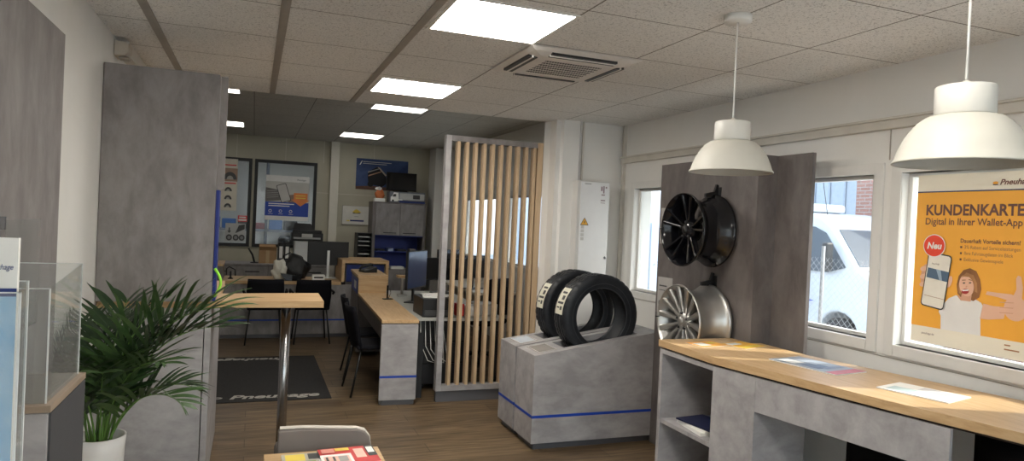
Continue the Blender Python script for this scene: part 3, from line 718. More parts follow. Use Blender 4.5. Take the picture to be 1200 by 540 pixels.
b = MB(); b.add([(.58, 11.3, 1.371), (.9, 11.3, 1.371), (.86, 11.38, 1.47), (.62, 11.38, 1.47)], [(0, 1, 2, 3)], M['black']); o = wm(b, 'paper_tray', t); s = o.modifiers.new('t', 'SOLIDIFY'); s.thickness = .01
def monitor(x, y, z, w, h, rz, label, screen=None, stand='black', lift=.16, group=None, tilt=0, back=False):
    """screen facing -Y in local space (or +Y when back=True)."""
    t = thing('monitor', label, 'monitor', (x, y, z), rz, group); sm = M[stand]
    sg = 1 if not back else -1
    MB().box(-w/2, w/2, -.012, .016, lift, lift+h, M['black']).build('case', t, bevel=.004)
    scr = MB().box(-w/2+.010, w/2-.010, -sg*.014-.001, -sg*.014+.001, lift+.014, lift+h-.010, screen or M['blackg'])
    if back: scr = MB().box(-w/2+.010, w/2-.010, .0165, .0180, lift+.014, lift+h-.010, screen or M['blackg'])
    scr.build('screen', t)
    off = .03 if not back else -.03
    MB().box(-.018, .018, off-.01, off+.01, .01, lift+h*.62, sm).build('stand_post', t, bevel=.002)
    if back: pass
    else: pass
    MB().prism([(-.11, -.08), (.11, -.08), (.12, .08), (-.12, .08)], 0, .012, sm).build('stand_foot', t, bevel=.003)
    return t
monitor(.99, 9.80, .7425, .555, .33, .02, 'wide black monitor seen from behind on the reception counter', stand='alu', lift=.18, back=True)
t = thing('bag', 'black bag slumped on the reception counter', 'bag', (.53, 9.68, .7425))
def blob(rx, ry, rz_, seed, mat, name, parent, loc, sub=3, amp=.16, sharp=1.):
    rnd = random.Random(seed); bm = bmesh.new(); bmesh.ops.create_icosphere(bm, subdivisions=sub, radius=1)
    ph = [rnd.uniform(0, 6) for _ in range(6)]
    for v in bm.verts:
        c_ = v.co; k = 1+amp*(math.sin(3*c_.x+ph[0])*math.sin(4*c_.y+ph[1])+.6*math.sin(6*c_.z+5*c_.x+ph[2])+.4*math.sin(9*c_.x+ph[3]))
        v.co = Vector((c_.x*rx*k, c_.y*ry*k, max(0, (c_.z+.75)/1.75)*rz_*k))
    me = bpy.data.meshes.new(name); bm.to_mesh(me); bm.free(); me.materials.append(mat)
    for p_ in me.polygons: p_.use_smooth = True
    o = bpy.data.objects.new(name, me); COL.objects.link(o); o.location = loc
    if parent: o.parent = parent
    return o
blob(.21, .13, .30, 3, M['black'], 'body', t, (0, 0, 0))
b = MB(); b.tube([(-.10, 0, .2), (-.13, .02, .30), (-.05, .03, .345), (.02, 0, .28)], .012, M['black'], 8); b.build('strap', t)
o = blob(.095, .07, .235, 9, flat(.66, .64, .56, .6), 'plastic_bag', None, (.345, 9.56, .7425), amp=.22); tag(o, 'crumpled cream plastic bag in front of the black bag', 'bag')
t = thing('tray', 'shallow dark tray before the black bag on the counter', 'tray', (.50, 9.36, .7425))
MB().prism([(-.10, 0), (.10, 0), (.13, .075), (-.15, .095), (-.14, .08), (-.09, .012)], -.06, .06, M['blackg'], 'y').build('body', t, bevel=.004); MB().box(-.09, .09, -.055, .055, .02, .03, flat(.10, .02, .02, .5)).build('insert', t)
t = thing('router', 'white keyboard dock at the foot of the black monitor', 'device', (.83, 9.46, .7425))
MB().box(-.07, .09, -.05, .05, 0, .075, M['white']).build('case', t, bevel=.006); MB().box(-.05, .07, -.052, -.05, .03, .05, M['black']).build('display', t)
t = thing('desk_ornament', 'small dark figure at the left end of the counter', 'ornament', (-.25, 9.5, .7425))
MB().lathe([(0, 0), (.035, 0), (.03, .01), (.012, .02), (.01, .10), (0, .10)], M['black'], 16).build('base', t)
MB().tube([(-.05, 0, .05), (-.05, 0, .13), (-.02, 0, .155), (.05, 0, .12), (.055, 0, .04)], .008, M['black'], 8).build('arms', t)
t = thing('desk_lamp', 'small black lamp standing on the sideboard left of the box', 'lamp', (.035, 11.05, .846))
MB().lathe([(0, 0), (.06, 0), (.055, .012), (0, .015)], M['black'], 20).build('base', t); MB().tube([(0, 0, .012), (-.03, 0, .12), (-.09, 0, .22)], .014, M['black'], 8).build('head', t)

# overhead cabinet at the rear right
t = thing('office_cabinet', 'tall grey office cabinet with double doors over a blue niche', 'cabinet', (2.3, 11.65, 0))
box('side_panel', t, 1.845, 1.90, 11.45, 11.88, 0, 1.885, M['conc_d'], .002); box('side_panel', t, 2.71, 2.75, 11.45, 11.88, 0, 1.885, M['conc_d'], .002)
box('top_board', t, 1.90, 2.71, 11.45, 11.88, 1.86, 1.885, M['conc_d'], .002)
for x0, x1, hx in ((1.903, 2.304, 2.14), (2.309, 2.708, 2.47)):
    d = box('door', t, x0, x1, 11.44, 11.46, 1.33, 1.858, M['conc'], .001)
    MB().box(-.11, .11, -.03, -.02, .035, .047, M['black']).build('handle', d, (hx-(x0+x1)/2, 0, 0), .001)
box('back_panel', t, 1.90, 2.71, 11.83, 11.85, .76, 1.33, M['blue_n'], 0); box('niche_ceiling', t, 1.90, 2.71, 11.47, 11.83, 1.31, 1.328, M['blue_n'], 0)
box('shelf', t, 1.90, 2.71, 11.50, 11.83, 1.04, 1.058, M['blue_n'], .001); box('lower_cupboard', t, 1.90, 2.71, 11.43, 11.88, 0, .76, M['conc'], .002)
for k, (x, w, h, m_) in enumerate(((1.95, .14, .03, M['black']), (2.15, .08, .05, flat(.3, .35, .5, .4)), (2.30, .16, .035, M['black']), (2.52, .10, .045, flat(.25, .22, .2, .4)))):
    item_box('desk_item', ('flat black folder', 'bluish paper stack', 'black folder', 'grey brown box')[k]+' on the blue niche shelf, ' + ('far left', 'second from left', 'third from left', 'far right')[k], 'office item', x, x+w, 11.53, 11.75, 1.0585, 1.0585+h, m_, .003, 'small things on the blue niche shelf')
item_box('paper_stack', 'pale paper stack lying at the bottom of the blue niche', 'paper stack', 2.2, 2.42, 11.5, 11.72, .7605, .80, M['paper'], .002)
# truck carton, toy, monitor on the cabinet
t = thing('toy_carton', 'long grey carton printed with a white lorry on the office cabinet', 'box', (2.43, 11.6, 1.886))
box('carton', t, 2.12, 2.73, 11.48, 11.75, 1.886, 2.07, flat(.14, .15, .17, .5), .002)
c = Canvas((2.12, 11.4795, 1.886), (1, 0, 0), (0, 0, 1)); G1 = flat(.5, .5, .48, .5)
c.rect(.17, .05, .60, .16, G1, 1); c.poly([(.02, .02), (.14, .02), (.15, .04), (.22, .04), (.22, .055), (.16, .055), (.15, .165), (.07, .17), (.05, .11), (.02, .09)], WHT, 2)
c.poly([(.05, .095), (.11, .10), (.11, .14), (.07, .14)], DK, 3); c.ell(.06, .03, .018, .018, DK, 3); c.rect(.40, .07, .52, .14, DK, 2); c.rect(.17, .0, .61, .03, M['blue_dk'], 2); c.build('print', t)
t = thing('toy_figure', 'small orange and white toy arrangement left of the lorry carton', 'toy', (1.97, 11.6, 1.886))
O2 = flat(.55, .16, .05, .5)
MB().box(-.09, .09, -.05, .05, 0, .06, WHT).build('base', t, bevel=.01); blob(.085, .05, .16, 5, O2, 'body', t, (0, 0, .05)); blob(.05, .04, .06, 8, WHT, 'cap', t, (-.02, 0, .19))
monitor(2.34, 11.62, 2.0715, .52, .305, 0, 'spare black monitor standing on the lorry carton', lift=.022)
# letter trays
t = thing('letter_tray_tower', 'black tower of letter trays beside the office cabinet', 'letter tray', (1.74, 11.5, .916))
b = MB(); b.box(1.60, 1.615, 11.35, 11.68, .916, 1.345, M['black']); b.box(1.83, 1.842, 11.35, 11.68, .916, 1.345, M['black']); b.box(1.60, 1.842, 11.35, 11.68, 1.34, 1.352, M['black']); b.box(1.60, 1.842, 11.67, 11.68, .916, 1.345, M['black']); wm(b, 'case', t)
for k in range(6):
    z = .925+k*.07; d = box('tray', t, 1.617, 1.828, 11.36, 11.66, z, z+.006, M['black'], 0)
    if k != 2: MB().box(-.09, .08, -.13, .1, .006, .012+.004*(k % 3), M['paper']).build('papers', d, (0, 0, 0))
# rear posters
t = thing('poster', 'blue landscape poster of a tipping lorry above the office cabinet', 'poster', (2.05, YR-.01, 2.09))
box('sheet', t, 1.606, 2.50, YR-.008, YR-.004, 2.09, 2.62, M['blue_dk'], 0)
c = Canvas((1.606, YR-.0085, 2.09), (1, 0, 0), (0, 0, 1)); W, H = .894, .53
c.rect(0, 0, W, H, noise_mat('dusk_print', [(.3, (.018, .04, .13)), (.7, (.05, .09, .22))], (1, 1, 1), 3, 3, .5, 0, 0), 1)
c.poly([(0, 0), (W, 0), (W, .03), (.3, .07), (0, .05)], flat(.12, .06, .04, .6), 2)
c.poly([(.20, .20), (.22, .10), (.45, .06), (.55, .14), (.50, .26), (.40, .39), (.36, .40), (.20, .31)], flat(.006, .006, .008, .6), 3)
c.poly([(.21, .23), (.42, .31), (.43, .33), (.21, .25)], flat(.45, .25, .15, .5), 4); c.poly([(.20, .29), (.38, .36), (.40, .38), (.20, .31)], flat(.3, .3, .3, .5), 4)
c.poly([(.36, .40), (.40, .39), (.53, .26), (.50, .25)], flat(.4, .33, .28, .5), 5); c.ell(.25, .10, .05, .05, flat(.006, .006, .008, .6), 5)
c.rect(.11, .472, .60, .482, G1, 3); c.rect(.11, .442, .52, .451, G1, 3); c.poly([(.05, .42), (.09, .49), (.10, .49), (.07, .42)], WHT, 3)
c.build('print', t)
t = thing('picture_frame', 'small white framed print with a yellow emblem on the rear wall', 'picture', (1.63, YR-.02, 1.475))
b = MB(); b.box(1.40, 1.86, YR-.02, YR-.002, 1.475, 1.80, flat(.35, .34, .30, .4)); wm(b, 'frame', t, .002)
c = Canvas((1.408, YR-.0203, 1.483), (1, 0, 0), (0, 0, 1)); c.rect(0, 0, .444, .309, flat(.66, .65, .60, .5), 1)
c.poly([(.16, .21), (.20, .245), (.23, .26), (.26, .245), (.31, .21), (.23, .19)], flat(.75, .55, .08, .5), 2); c.rect(.17, .185, .30, .20, DK, 2); c.rect(.20, .13, .27, .137, flat(.3, .3, .3, .5), 2)
c.rect(.13, .05, .36, .075, M['blue_dk'], 2); c.rect(.07, .05, .12, .07, flat(.75, .6, .1, .5), 2); c.build('print', t)

# window poster in rear window B: flat print
t = thing('poster', 'blue and white poster of a hand holding a phone in the rear window', 'poster', (.51, YR-.04, 1.52))
X0, X1, Z0, Z1 = .165, .845, 1.50, 2.235
box('sheet', t, X0, X1, YR-.036, YR-.034, Z0, Z1, M['paper'], 0)
c = Canvas((X0, YR-.0362, Z0), (1, 0, 0), (0, 0, 1)); W, H = X1-X0, Z1-Z0
PG = flat(.55, .54, .50, .6); c.rect(0, .08, W, H-.10, PG, 1)
c.rect(0, .07, W, .30, M['blue'], 2); c.poly([(0, .30), (.25, .33), (.30, .40), (.2, .50), (0, .53)], flat(.16, .15, .14, .6), 2)
for k in range(4): c.poly([(.02, .36+.035*k), (.20, .38+.035*k), (.20, .39+.035*k), (.02, .37+.035*k)], flat(.34, .33, .32, .6), 3)
c.poly([(.36, .42), (.50, .44), (.54, .36), (.46, .30), (.36, .30)], flat(.30, .20, .15, .6), 4)
c.rrect(.20, .30, .36, .60, .02, DK, 5, .32); c.rrect(.21, .31, .35, .59, .015, flat(.55, .53, .50, .4), 6, .32)
c.poly([(.44, .35), (.44, .46), (.66, .46), (.66, .35), (.70, .35), (.55, .24), (.40, .35)], flat(.80, .25, .07, .5), 6)
c.rect(.47, .41, .63, .425, YEL, 7); c.rect(.47, .37, .63, .385, YEL, 7)
c.rect(.05, .262, .45, .276, WHT, 3); c.rect(.05, .228, .38, .242, WHT, 3)
for k in range(3): c.ell(.08+.16*k, .15, .025, .025, WHT, 3, 12); c.ell(.08+.16*k, .15, .018, .018, M['blue'], 4, 12); c.rect(.05+.16*k, .10, .12+.16*k, .105, WHT, 3)
c.text('Pneuhage', .48, H-.07, .035, DK, 2, shear=.3, width=.14); c.build('print', t)
# posters of tyres in rear window A
t = thing('poster', 'cream strip poster of tyre pictures at the far left rear window', 'poster', (-.36, YR-.04, 1.6))
box('sheet', t, -.62, -.27, YR-.036, YR-.034, 1.62, 2.45, flat(.66, .62, .52, .6), 0)
c = Canvas((-.62, YR-.0362, 1.62), (1, 0, 0), (0, 0, 1)); c.rect(0, .47, .35, .68, flat(.34, .22, .16, .6), 1)
for k, (cx, cy, r_) in enumerate(((.22, .07, .055), (.22, .20, .055), (.22, .33, .055), (.24, .52, .10))):
    c.poly([(cx+r_*math.cos(PI*i/12), cy+1.2*r_*math.sin(PI*i/12)-.02) for i in range(13)], DK, 2)
    c.poly([(cx+.5*r_*math.cos(PI*i/12), cy+.6*r_*math.sin(PI*i/12)-.02) for i in range(13)], flat(.4, .38, .34, .5), 3)
c.rect(.05, .43, .33, .45, RED, 2); c.rect(.05, .72, .33, .74, RED, 2); c.build('print', t)
t = thing('poster', 'small grey sheet with an arrow and wheel pictures in the left rear window', 'poster', (-.30, YR-.04, 1.1))
box('sheet', t, -.42, -.12, YR-.036, YR-.034, 1.13, 1.42, flat(.50, .50, .49, .6), 0)
c = Canvas((-.42, YR-.0362, 1.13), (1, 0, 0), (0, 0, 1))
for cx in (.06, .16, .25): c.ell(cx, .06, .045, .05, DK, 2); c.ell(cx, .06, .025, .028, flat(.25, .25, .25, .5), 3)
c.poly([(.05, .22), (.07, .22), (.07, .17), (.09, .17), (.06, .13), (.03, .17), (.05, .17)], DK, 2); c.poly([(.15, .13), (.29, .2), (.29, .28), (.2, .26)], DK, 2); c.build('print', t)
t = thing('sign', 'small red and white sign in the left rear window', 'sign', (-.16, YR-.04, 1.44))
box('sheet', t, -.24, -.10, YR-.036, YR-.034, 1.45, 1.55, RED, 0); c = Canvas((-.24, YR-.0362, 1.45), (1, 0, 0), (0, 0, 1)); c.rect(.01, .015, .13, .04, WHT, 1); c.rect(.02, .06, .12, .08, WHT, 1); c.build('print', t)
# things in the workshop
for k, x in enumerate((-1.2, .9)): ceiling_light(x, x+1.2, 13.0, 13.25, RCEIL, 5, ('unseen long light panel added to the workshop ceiling on the left', 'unseen long light panel added to the workshop ceiling on the right')[k], 'added workshop light panels', (.95, .98, 1))  # lamps out of view, added to brighten the workshop
t = thing('workshop_rack', 'grey shelf rack with parts in the workshop behind the rear windows', 'rack', (.1, 14.2, 0))
for x in (-1.2, .2, 1.2): box('upright', t, x, x+.05, 13.9, 14.5, 0, 2.6, flat(.12, .13, .16, .5), 0)
for z in (.7, 1.25): box('shelf', t, -1.2, 1.25, 13.9, 14.5, z, z+.04, flat(.25, .27, .32, .5), 0)
cs = [RED, M['blue'], flat(.03, .12, .35, .5), DK, flat(.25, .05, .06, .5), flat(.10, .22, .5, .5), DK, M['paper']]
nm = ['dark red', 'blue', 'navy', 'black', 'brownish red', 'light blue', 'charcoal', 'pale']
for k in range(8):
    x = -1.12+k*.28
    item_box('parts_crate', nm[k]+' crate on the upper shelf of the workshop rack', 'crate', x, x+.24, 13.95, 14.35, 1.291, 1.291+.12+.03*((k*3) % 4), cs[k], .01, 'crates on the workshop rack')
t = thing('tyre_stack', 'stack of black tyres on the workshop floor behind the window', 'tyres', (.75, 13.2, 0))
for k in range(6): MB().lathe([(.20, .01), (.30, .0), (.33, .05), (.33, .15), (.30, .20), (.20, .19)], M['rubber'], 24, closed=True).build('tyre', t, (.01*(k % 2), 0, k*.2))

# ------------------------------------------------------------------ work area right of the service desk
def desk(label, x0, x1, y0, y1, z, mat, legm, rz=0):
    t = thing('office_desk', label, 'desk', ((x0+x1)/2, (y0+y1)/2, 0))
    box('desktop', t, x0, x1, y0, y1, z-.028, z, mat, .002)
    for x in (x0+.03, x1-.08):
        for y in (y0+.05, y1-.1): box('leg', t, x, x+.05, y, y+.05, 0, z-.028, legm, .002)
    t.rotation_euler.z = rz; return t
t = desk('pale office desk behind the grey service desk carrying the printer', 1.455, 2.28, 5.99, 8.3, .735, flat(.38, .38, .35, .4), M['black'], -A)
t = desk('pale long desk under the rear windows of the right wall', 2.62, 3.18, 8.1, 11.2, .735, flat(.55, .50, .42, .4), M['steel'])
monitor(1.64, 7.14, .7355, .53, .40, math.radians(55), 'bluish monitor turned sideways beside the service desk', screen=flat(.035, .06, .16, .18, spec=.6), lift=.15)
monitor(2.16, 8.05, .7355, .45, .27, .1, 'black monitor farther back beside the timber slat screen', lift=.16)
t = thing('laser_printer', 'low black printer at the front of the pale office desk', 'printer', (1.56, 6.2, .7355))
box('body', t, 1.46, 1.74, 6.04, 6.44, .7355, .905, M['black'], .008); box('paper_tray', t, 1.48, 1.72, 6.032, 6.04, .75, .80, flat(.05, .05, .05, .4), .001)
t = thing('drawer_pedestal', 'black rolling drawer unit under the pale office desk', 'drawer unit', (1.75, 6.6, 0))
box('body', t, 1.52, 1.98, 6.35, 6.85, .05, .66, M['black'], .004)
for k in range(3): d = box('drawer', t, 1.53, 1.97, 6.335, 6.35, .06+k*.2, .245+k*.2, flat(.03, .03, .033, .4), .002)
for x in (1.56, 1.94):
    for y in (6.4, 6.8): b = MB(); b.lathe([(0, -.015), (.025, -.015), (.025, .015), (0, .015)], M['black'], 12, 'y'); b.build('castor', t, (x-1.75, y-6.6, .025))
t = thing('paper_stack', 'fan of white papers on top of the low black printer', 'paper stack', (1.60, 6.22, .9055))
for k in range(3): MB().box(-.1, .1, -.13, .12, k*.005, k*.005+.004, M['paper']).build('sheet', t, (.01*k, .02*k, 0), rot=(0, 0, .2*k-.2))
t = thing('keyboard', 'pale keyboard lying on the office desk behind the printer', 'keyboard', (1.80, 6.95, .7355), -.5)
MB().box(-.2, .2, -.07, .07, 0, .02, flat(.45, .45, .44, .5)).build('case', t, bevel=.004)
b = MB()
for r_ in range(4):
    for q in range(13): b.box(-.185+q*.0285, -.162+q*.0285, -.058+r_*.03, -.034+r_*.03, .02, .026, flat(.6, .6, .58, .5))
b.build('keys', t)
t = thing('swivel_stand', 'grey swivel stand with a small wooden shelf clamped beside the service desk', 'stand', (1.62, 7.75, .7355))
MB().tube([(0, 0, 0), (0, 0, .20), (.10, -.03, .20), (.12, -.05, .16)], .014, M['alu'], 10).build('arm', t); MB().box(-.05, .05, -.05, .05, 0, .02, M['alu']).build('base', t, bevel=.003)
MB().box(-.06, .10, -.07, .07, .21, .235, M['oak']).build('shelf', t)
t = thing('paper_tray', 'stack of grey paper trays near the blue monitor', 'paper tray', (1.86, 6.50, .7355))
for k in range(3): MB().box(-.12, .12, -.16, .16, k*.03, k*.03+.02, flat(.35, .36, .36, .5)).build('tray', t, bevel=.003)
item_box('red_box', 'small red box on the office desk behind the timber slats', 'box', 1.80, 1.87, 6.10, 6.2, .7355, .85, flat(.62, .03, .03, .4), .004)
item_box('white_box', 'white box right of the red one behind the timber slats', 'box', 1.89, 2.0, 6.10, 6.25, .7355, .83, M['paper'], .004)
item_box('storage_box', 'white carton behind the timber slats beside the white box', 'box', 2.02, 2.22, 6.15, 6.4, .7355, .84, flat(.5, .5, .48, .5), .004)
t = thing('office_chair', 'dark office chair behind the timber slat screen', 'chair', (2.55, 7.6, 0), .6)
MB().box(-.22, .22, -.22, .22, .43, .50, M['chairblk']).build('seat', t, bevel=.03); MB().box(-.20, .20, -.27, -.22, .55, .98, M['chairblk']).build('backrest', t, bevel=.02)
MB().tube([(0, 0, .08), (0, 0, .43)], .025, M['black'], 12).build('column', t); MB().box(-.02, .02, -.26, -.20, .42, .6, M['black']).build('back_bracket', t)
for k in range(5): MB().tube([(0, 0, .09), (.27*math.cos(k*1.2566), .27*math.sin(k*1.2566), .05)], .018, M['black'], 8).build('leg', t)
for k in range(5): MB().lathe([(0, -.015), (.025, -.015), (.025, .015), (0, .015)], M['black'], 12, 'y').build('castor', t, (.27*math.cos(k*1.2566), .27*math.sin(k*1.2566), .026))
for k, (x, y, l) in enumerate(((2.75, 8.6, 'black monitor on the long desk under the rear right windows'), (2.85, 10.2, 'far black monitor on the long desk beside the rear pillar'))):
    monitor(x, y, .7355, .5, .3, .5, l, lift=.14)
t = thing('computer_tower', 'black computer tower on the floor under the pale office desk', 'computer', (1.62, 7.2, 0))
box('case', t, 1.50, 1.70, 6.9, 7.35, 0.005, .45, M['black'], .006); box('front_bezel', t, 1.515, 1.685, 6.893, 6.9, .02, .43, flat(.03, .03, .035, .3), .002)
b = MB()
for k in range(4):
    b.tube([(1.45+.05*k, 6.05+.03*k, .70), (1.46+.05*k, 6.07, .50-.03*k), (1.53+.05*k, 6.05, .34), (1.62+.04*k, 6.12, .30), (1.70, 6.2, .62)], .0035, M['paper'], 6)
o = wm(b, 'cable_bundle'); tag(o, 'thin pale cables hanging under the office desk', 'cables')

# ------------------------------------------------------------------ timber slat screen
t = thing('slat_screen', 'tall room divider of vertical oak slats in a grey frame', 'room divider', (2.05, 5.9, 0))
box('left_post', t, 1.567, 1.617, 5.87, 5.95, .10, 2.38, M['conc_l'], .001); box('right_post', t, 2.445, 2.50, 5.87, 5.95, .10, 2.38, M['oak_z'], .001)
box('top_rail', t, 1.617, 2.445, 5.87, 5.95, 2.33, 2.38, M['conc'], .001); box('bottom_rail', t, 1.617, 2.445, 5.87, 5.95, .10, .15, M['conc_l'], .001)
box('plinth', t, 1.575, 2.49, 5.885, 5.94, 0, .10, M['kick'], .001)
for k in range(10):
    x = 1.672+k*.0815
    box('slat', t, x, x+.028, 5.873, 5.947, .15, 2.33, M['oak_z'], .0015)

# ------------------------------------------------------------------ electrical cabinet
t = thing('electrical_cabinet', 'narrow white electrical cabinet with a yellow warning triangle', 'cabinet', (2.86, 5.55, .78))
box('housing', t, 2.693, 3.015, 5.50, 5.636, .60, 2.035, flat(.66, .65, .63, .4, vary=.02), .003)
box('door', t, 2.72, 3.005, 5.488, 5.499, .62, 2.025, M['cab_white'], .003)
c = Canvas((2.72, 5.4878, .62), (1, 0, 0), (0, 0, 1)); tx, ty = .035, 1.045
c.poly([(tx-.03, ty-.03), (tx+.055, ty-.03), (tx+.0125, ty+.04)], DK, 1); c.poly([(tx-.022, ty-.025), (tx+.047, ty-.025), (tx+.0125, ty+.031)], flat(.80, .42, .05, .5), 2)
c.poly([(tx+.016, ty+.016), (tx+.004, ty-.006), (tx+.012, ty-.004), (tx+.008, ty-.02), (tx+.022, ty+.003), (tx+.013, ty+.002)], DK, 3)
for k in range(4): c.rect(.014, .88+.035*k, .045, .908+.035*k, flat(.55, .54, .52, .5), 1)
c.rect(.035, 1.385, .10, 1.39, DK, 1)
for (x0, y0, x1, y1) in ((.20, 1.33, .215, 1.37), (.222, 1.31, .235, 1.375), (.205, 1.29, .24, 1.30), (.20, 1.24, .245, 1.25), (.20, 1.22, .245, 1.225), (.245, 1.355, .26, 1.37)): c.rect(x0, y0, x1, y1, flat(.30, .22, .24, .5), 1)
c.build('print', t)
b = MB(); b.lathe([(0, -.012), (.010, -.012), (.010, 0), (0, 0)], M['steel'], 12, 'y'); b.build('lock', t, (2.985-2.86, 5.487-5.55, 1.35-.78))

# ------------------------------------------------------------------ tyre display blocks and tyres
def display(y0, y1, label, seed):
    x0, x1 = 1.915, 2.955; zL, zR = .683, .843
    t = thing('tyre_display', label, 'display block', ((x0+x1)/2, (y0+y1)/2, 0), 0, 'grey display blocks holding tyres')
    Z = lambda x: zL+(zR-zL)*(x-x0)/(x1-x0)
    ym0, ym1 = y0+.075, y1-.055; s0, s1 = 2.175, 2.80
    b = MB()
    b.prism([(x0, .05), (x1, .05), (x1, Z(x1)), (x0, Z(x0))], y0, ym0, M['conc_l'], 'y'); b.prism([(x0, .05), (x1, .05), (x1, Z(x1)), (x0, Z(x0))], ym1, y1, M['conc_l'], 'y')
    b.prism([(x0, .05), (s0, .05), (s0, Z(s0)), (x0, Z(x0))], ym0, ym1, M['conc_l'], 'y'); b.prism([(s1, .05), (x1, .05), (x1, Z(x1)), (s1, Z(s1))], ym0, ym1, M['conc_l'], 'y')
    b.prism([(s0, .05), (s1, .05), (s1, .57), (s0, .57)], ym0, ym1, M['kick'], 'y')
    wm(b, 'body', t)
    box('plinth', t, x0+.03, x1-.02, y0+.03, y1-.02, 0, .05, M['kick'], 0)
    b = MB(); b.box(x0-.0015, x1, y0-.0015, y0, .233, .253, M['blue']); b.box(x0-.0015, x0, y0, y1, .233, .253, M['blue']); wm(b, 'blue_stripe', t)
    # frame for the price card, lying on the sloping top
    sl = math.atan2(zR-zL, x1-x0)
    X = Matrix.Translation((x0+.055, (y0+y1)/2, Z(x0+.055))) @ Matrix.Rotation(-sl, 4, 'Y')
    b = MB(); fm = flat(.50, .47, .44, .4)
    w, d = .15, .115
    b.box(0, w, -d, -d+.008, 0, .004, fm, X); b.box(0, w, d-.008, d, 0, .004, fm, X); b.box(0, .008, -d, d, 0, .004, fm, X); b.box(w-.008, w, -d, d, 0, .004, fm, X)
    wm(b, 'card_frame', t)
    b = MB(); b.box(.01, w-.01, -d+.01, d-.01, 0.0005, .0025, flat(.34, .32, .30, .2) if seed else flat(.60, .66, .74, .12), X); wm(b, 'price_card', t)
display(4.48, 4.83, 'nearer grey display block with a sloping top and a blue stripe', 1)
display(4.855, 5.19, 'farther grey display block partly hidden behind the nearer one', 0)
def tyre(x, y, z, R_, label, rz=0.0):
    t = thing('tyre', label, 'tyre', (x, y, z), rz, 'black tyres standing in the display blocks')
    n = 144; w = .103; ri = .212
    half = [(ri, .082), (ri+.004, .092), (ri+.016, .094), (ri+.035, .099), (ri+.062, .103), (R_-.028, .101), (R_-.012, .094), (R_-.004, .082)]
    tread = [(R_-.001, .078), (R_, .052), (R_, .047), (R_-.008, .045), (R_-.008, .039), (R_, .037), (R_, .010), (R_-.008, .007)]
    prof = [(r_, -q) for r_, q in half]+[(r_, -q) for r_, q in tread]+[(r_, q) for r_, q in tread[::-1]]+[(r_, q) for r_, q in half[::-1]]
    inner = [(ri+.012, .07), (R_-.03, .055), (R_-.018, 0), (R_-.03, -.055), (ri+.012, -.07)]
    prof = prof+inner; h = len(half); m_ = len(tread)
    def rad(i, q, r_):
        if h <= q < h+2*m_ or q in (h-1, h+2*m_):
            if (i % 4 == 0) and (q % 2 == (i//4) % 2 or q in (h, h+1, h+2*m_-1, h+2*m_-2, h-1, h+2*m_)): return r_-.007
        return r_
    b = MB(); b.lathe(prof, M['rubber'], n, 'y', closed=True, rad=rad); b.build('casing', t)
    # raised rings on the sidewall
    for s_ in (-1,):
        b = MB(); b.lathe([(ri+.036, s_*.0985), (ri+.037, s_*.1005), (ri+.040, s_*.1005), (ri+.041, s_*.0990)], flat(.045, .046, .05, .5), 96, 'y')
        b.lathe([(ri+.003, s_*.0935), (ri+.005, s_*.0955), (ri+.008, s_*.0945)], flat(.06, .06, .065, .5), 96, 'y')
    b.build('sidewall_rings', t)
    # sticker on the tread, upper left
    st = flat(.70, .68, .56, .5); b = MB(); vs = []; fs = []
    K = 8
    for k in range(K+1):
        a = math.radians(140+38*k/K); r_ = R_+.0015
        vs += [(r_*math.cos(a), -.060, r_*math.sin(a)), (r_*math.cos(a), .055, r_*math.sin(a))]
    fs = [(2*k, 2*k+1, 2*k+3, 2*k+2) for k in range(K)]; b.add(vs, fs, st, True)
    for k, (a0, a1, y0, y1) in enumerate(((146, 149, -.04, .03), (152, 158, -.04, 0), (161, 164, -.045, .04), (167, 172, -.04, -.01), (168, 170, 0, .04))):
        r_ = R_+.0028; b.add([(r_*math.cos(math.radians(q)), yy, r_*math.sin(math.radians(q))) for q, yy in ((a0, y0), (a0, y1), (a1, y1), (a1, y0))], [(0, 1, 2, 3)], DK)
    b.build('tread_label', t, label='cream paper sticker', fix=False)
tyre(2.487, 4.665, .947, .320, 'black tyre standing in the nearer display block', .03)
tyre(2.487, 5.03, .947, .320, 'black tyre behind the other one in the farther display block', .03)

# ------------------------------------------------------------------ wheel display board and wheels
t = thing('display_board', 'dark grey folded board carrying two car wheels by the window', 'display board', (2.95, 3.8, 0))
b = MB(); b.prism([(2.90, 3.412), (2.90, 4.485), (2.925, 4.485), (2.925, 3.437), (3.075, 3.437), (3.075, 3.13), (3.05, 3.13), (3.05, 3.412)], 0, 2.118, M['conc_d']); wm(b, 'board', t)
for k, z in enumerate((1.885, 1.295)):
    b = MB(); b.prism([(2.80, z-.03), (2.90, z-.03), (2.90, z+.055), (2.885, z+.06), (2.87, z+.01), (2.80, z-.005)], 3.79, 3.81, M['black'], 'y'); b.box(2.893, 2.90, 3.76, 3.815, z-.04, z+.04, M['black']); wm(b, 'wheel_hook', t, .002)
for k, z in enumerate((1.52, 1.0)):
    tt = thing('info_sheet', ('white info sheet on the board beside the black wheel', 'white info sheet on the board beside the silver wheel')[k], 'sheet', (2.895, 4.36, z), 0)
    box('paper', tt, 2.8975, 2.8995, 4.27, 4.46, z, z+.27, flat(.45, .43, .41, .5), 0)
    c = Canvas((2.8973, 4.46, z), (0, -1, 0), (0, 0, 1)); c.rect(.02, .05, .06, .09, DK, 1); c.rect(.02, .2, .12, .21, DK, 1); c.rect(.02, .17, .12, .175, DK, 1); c.build('print', tt)
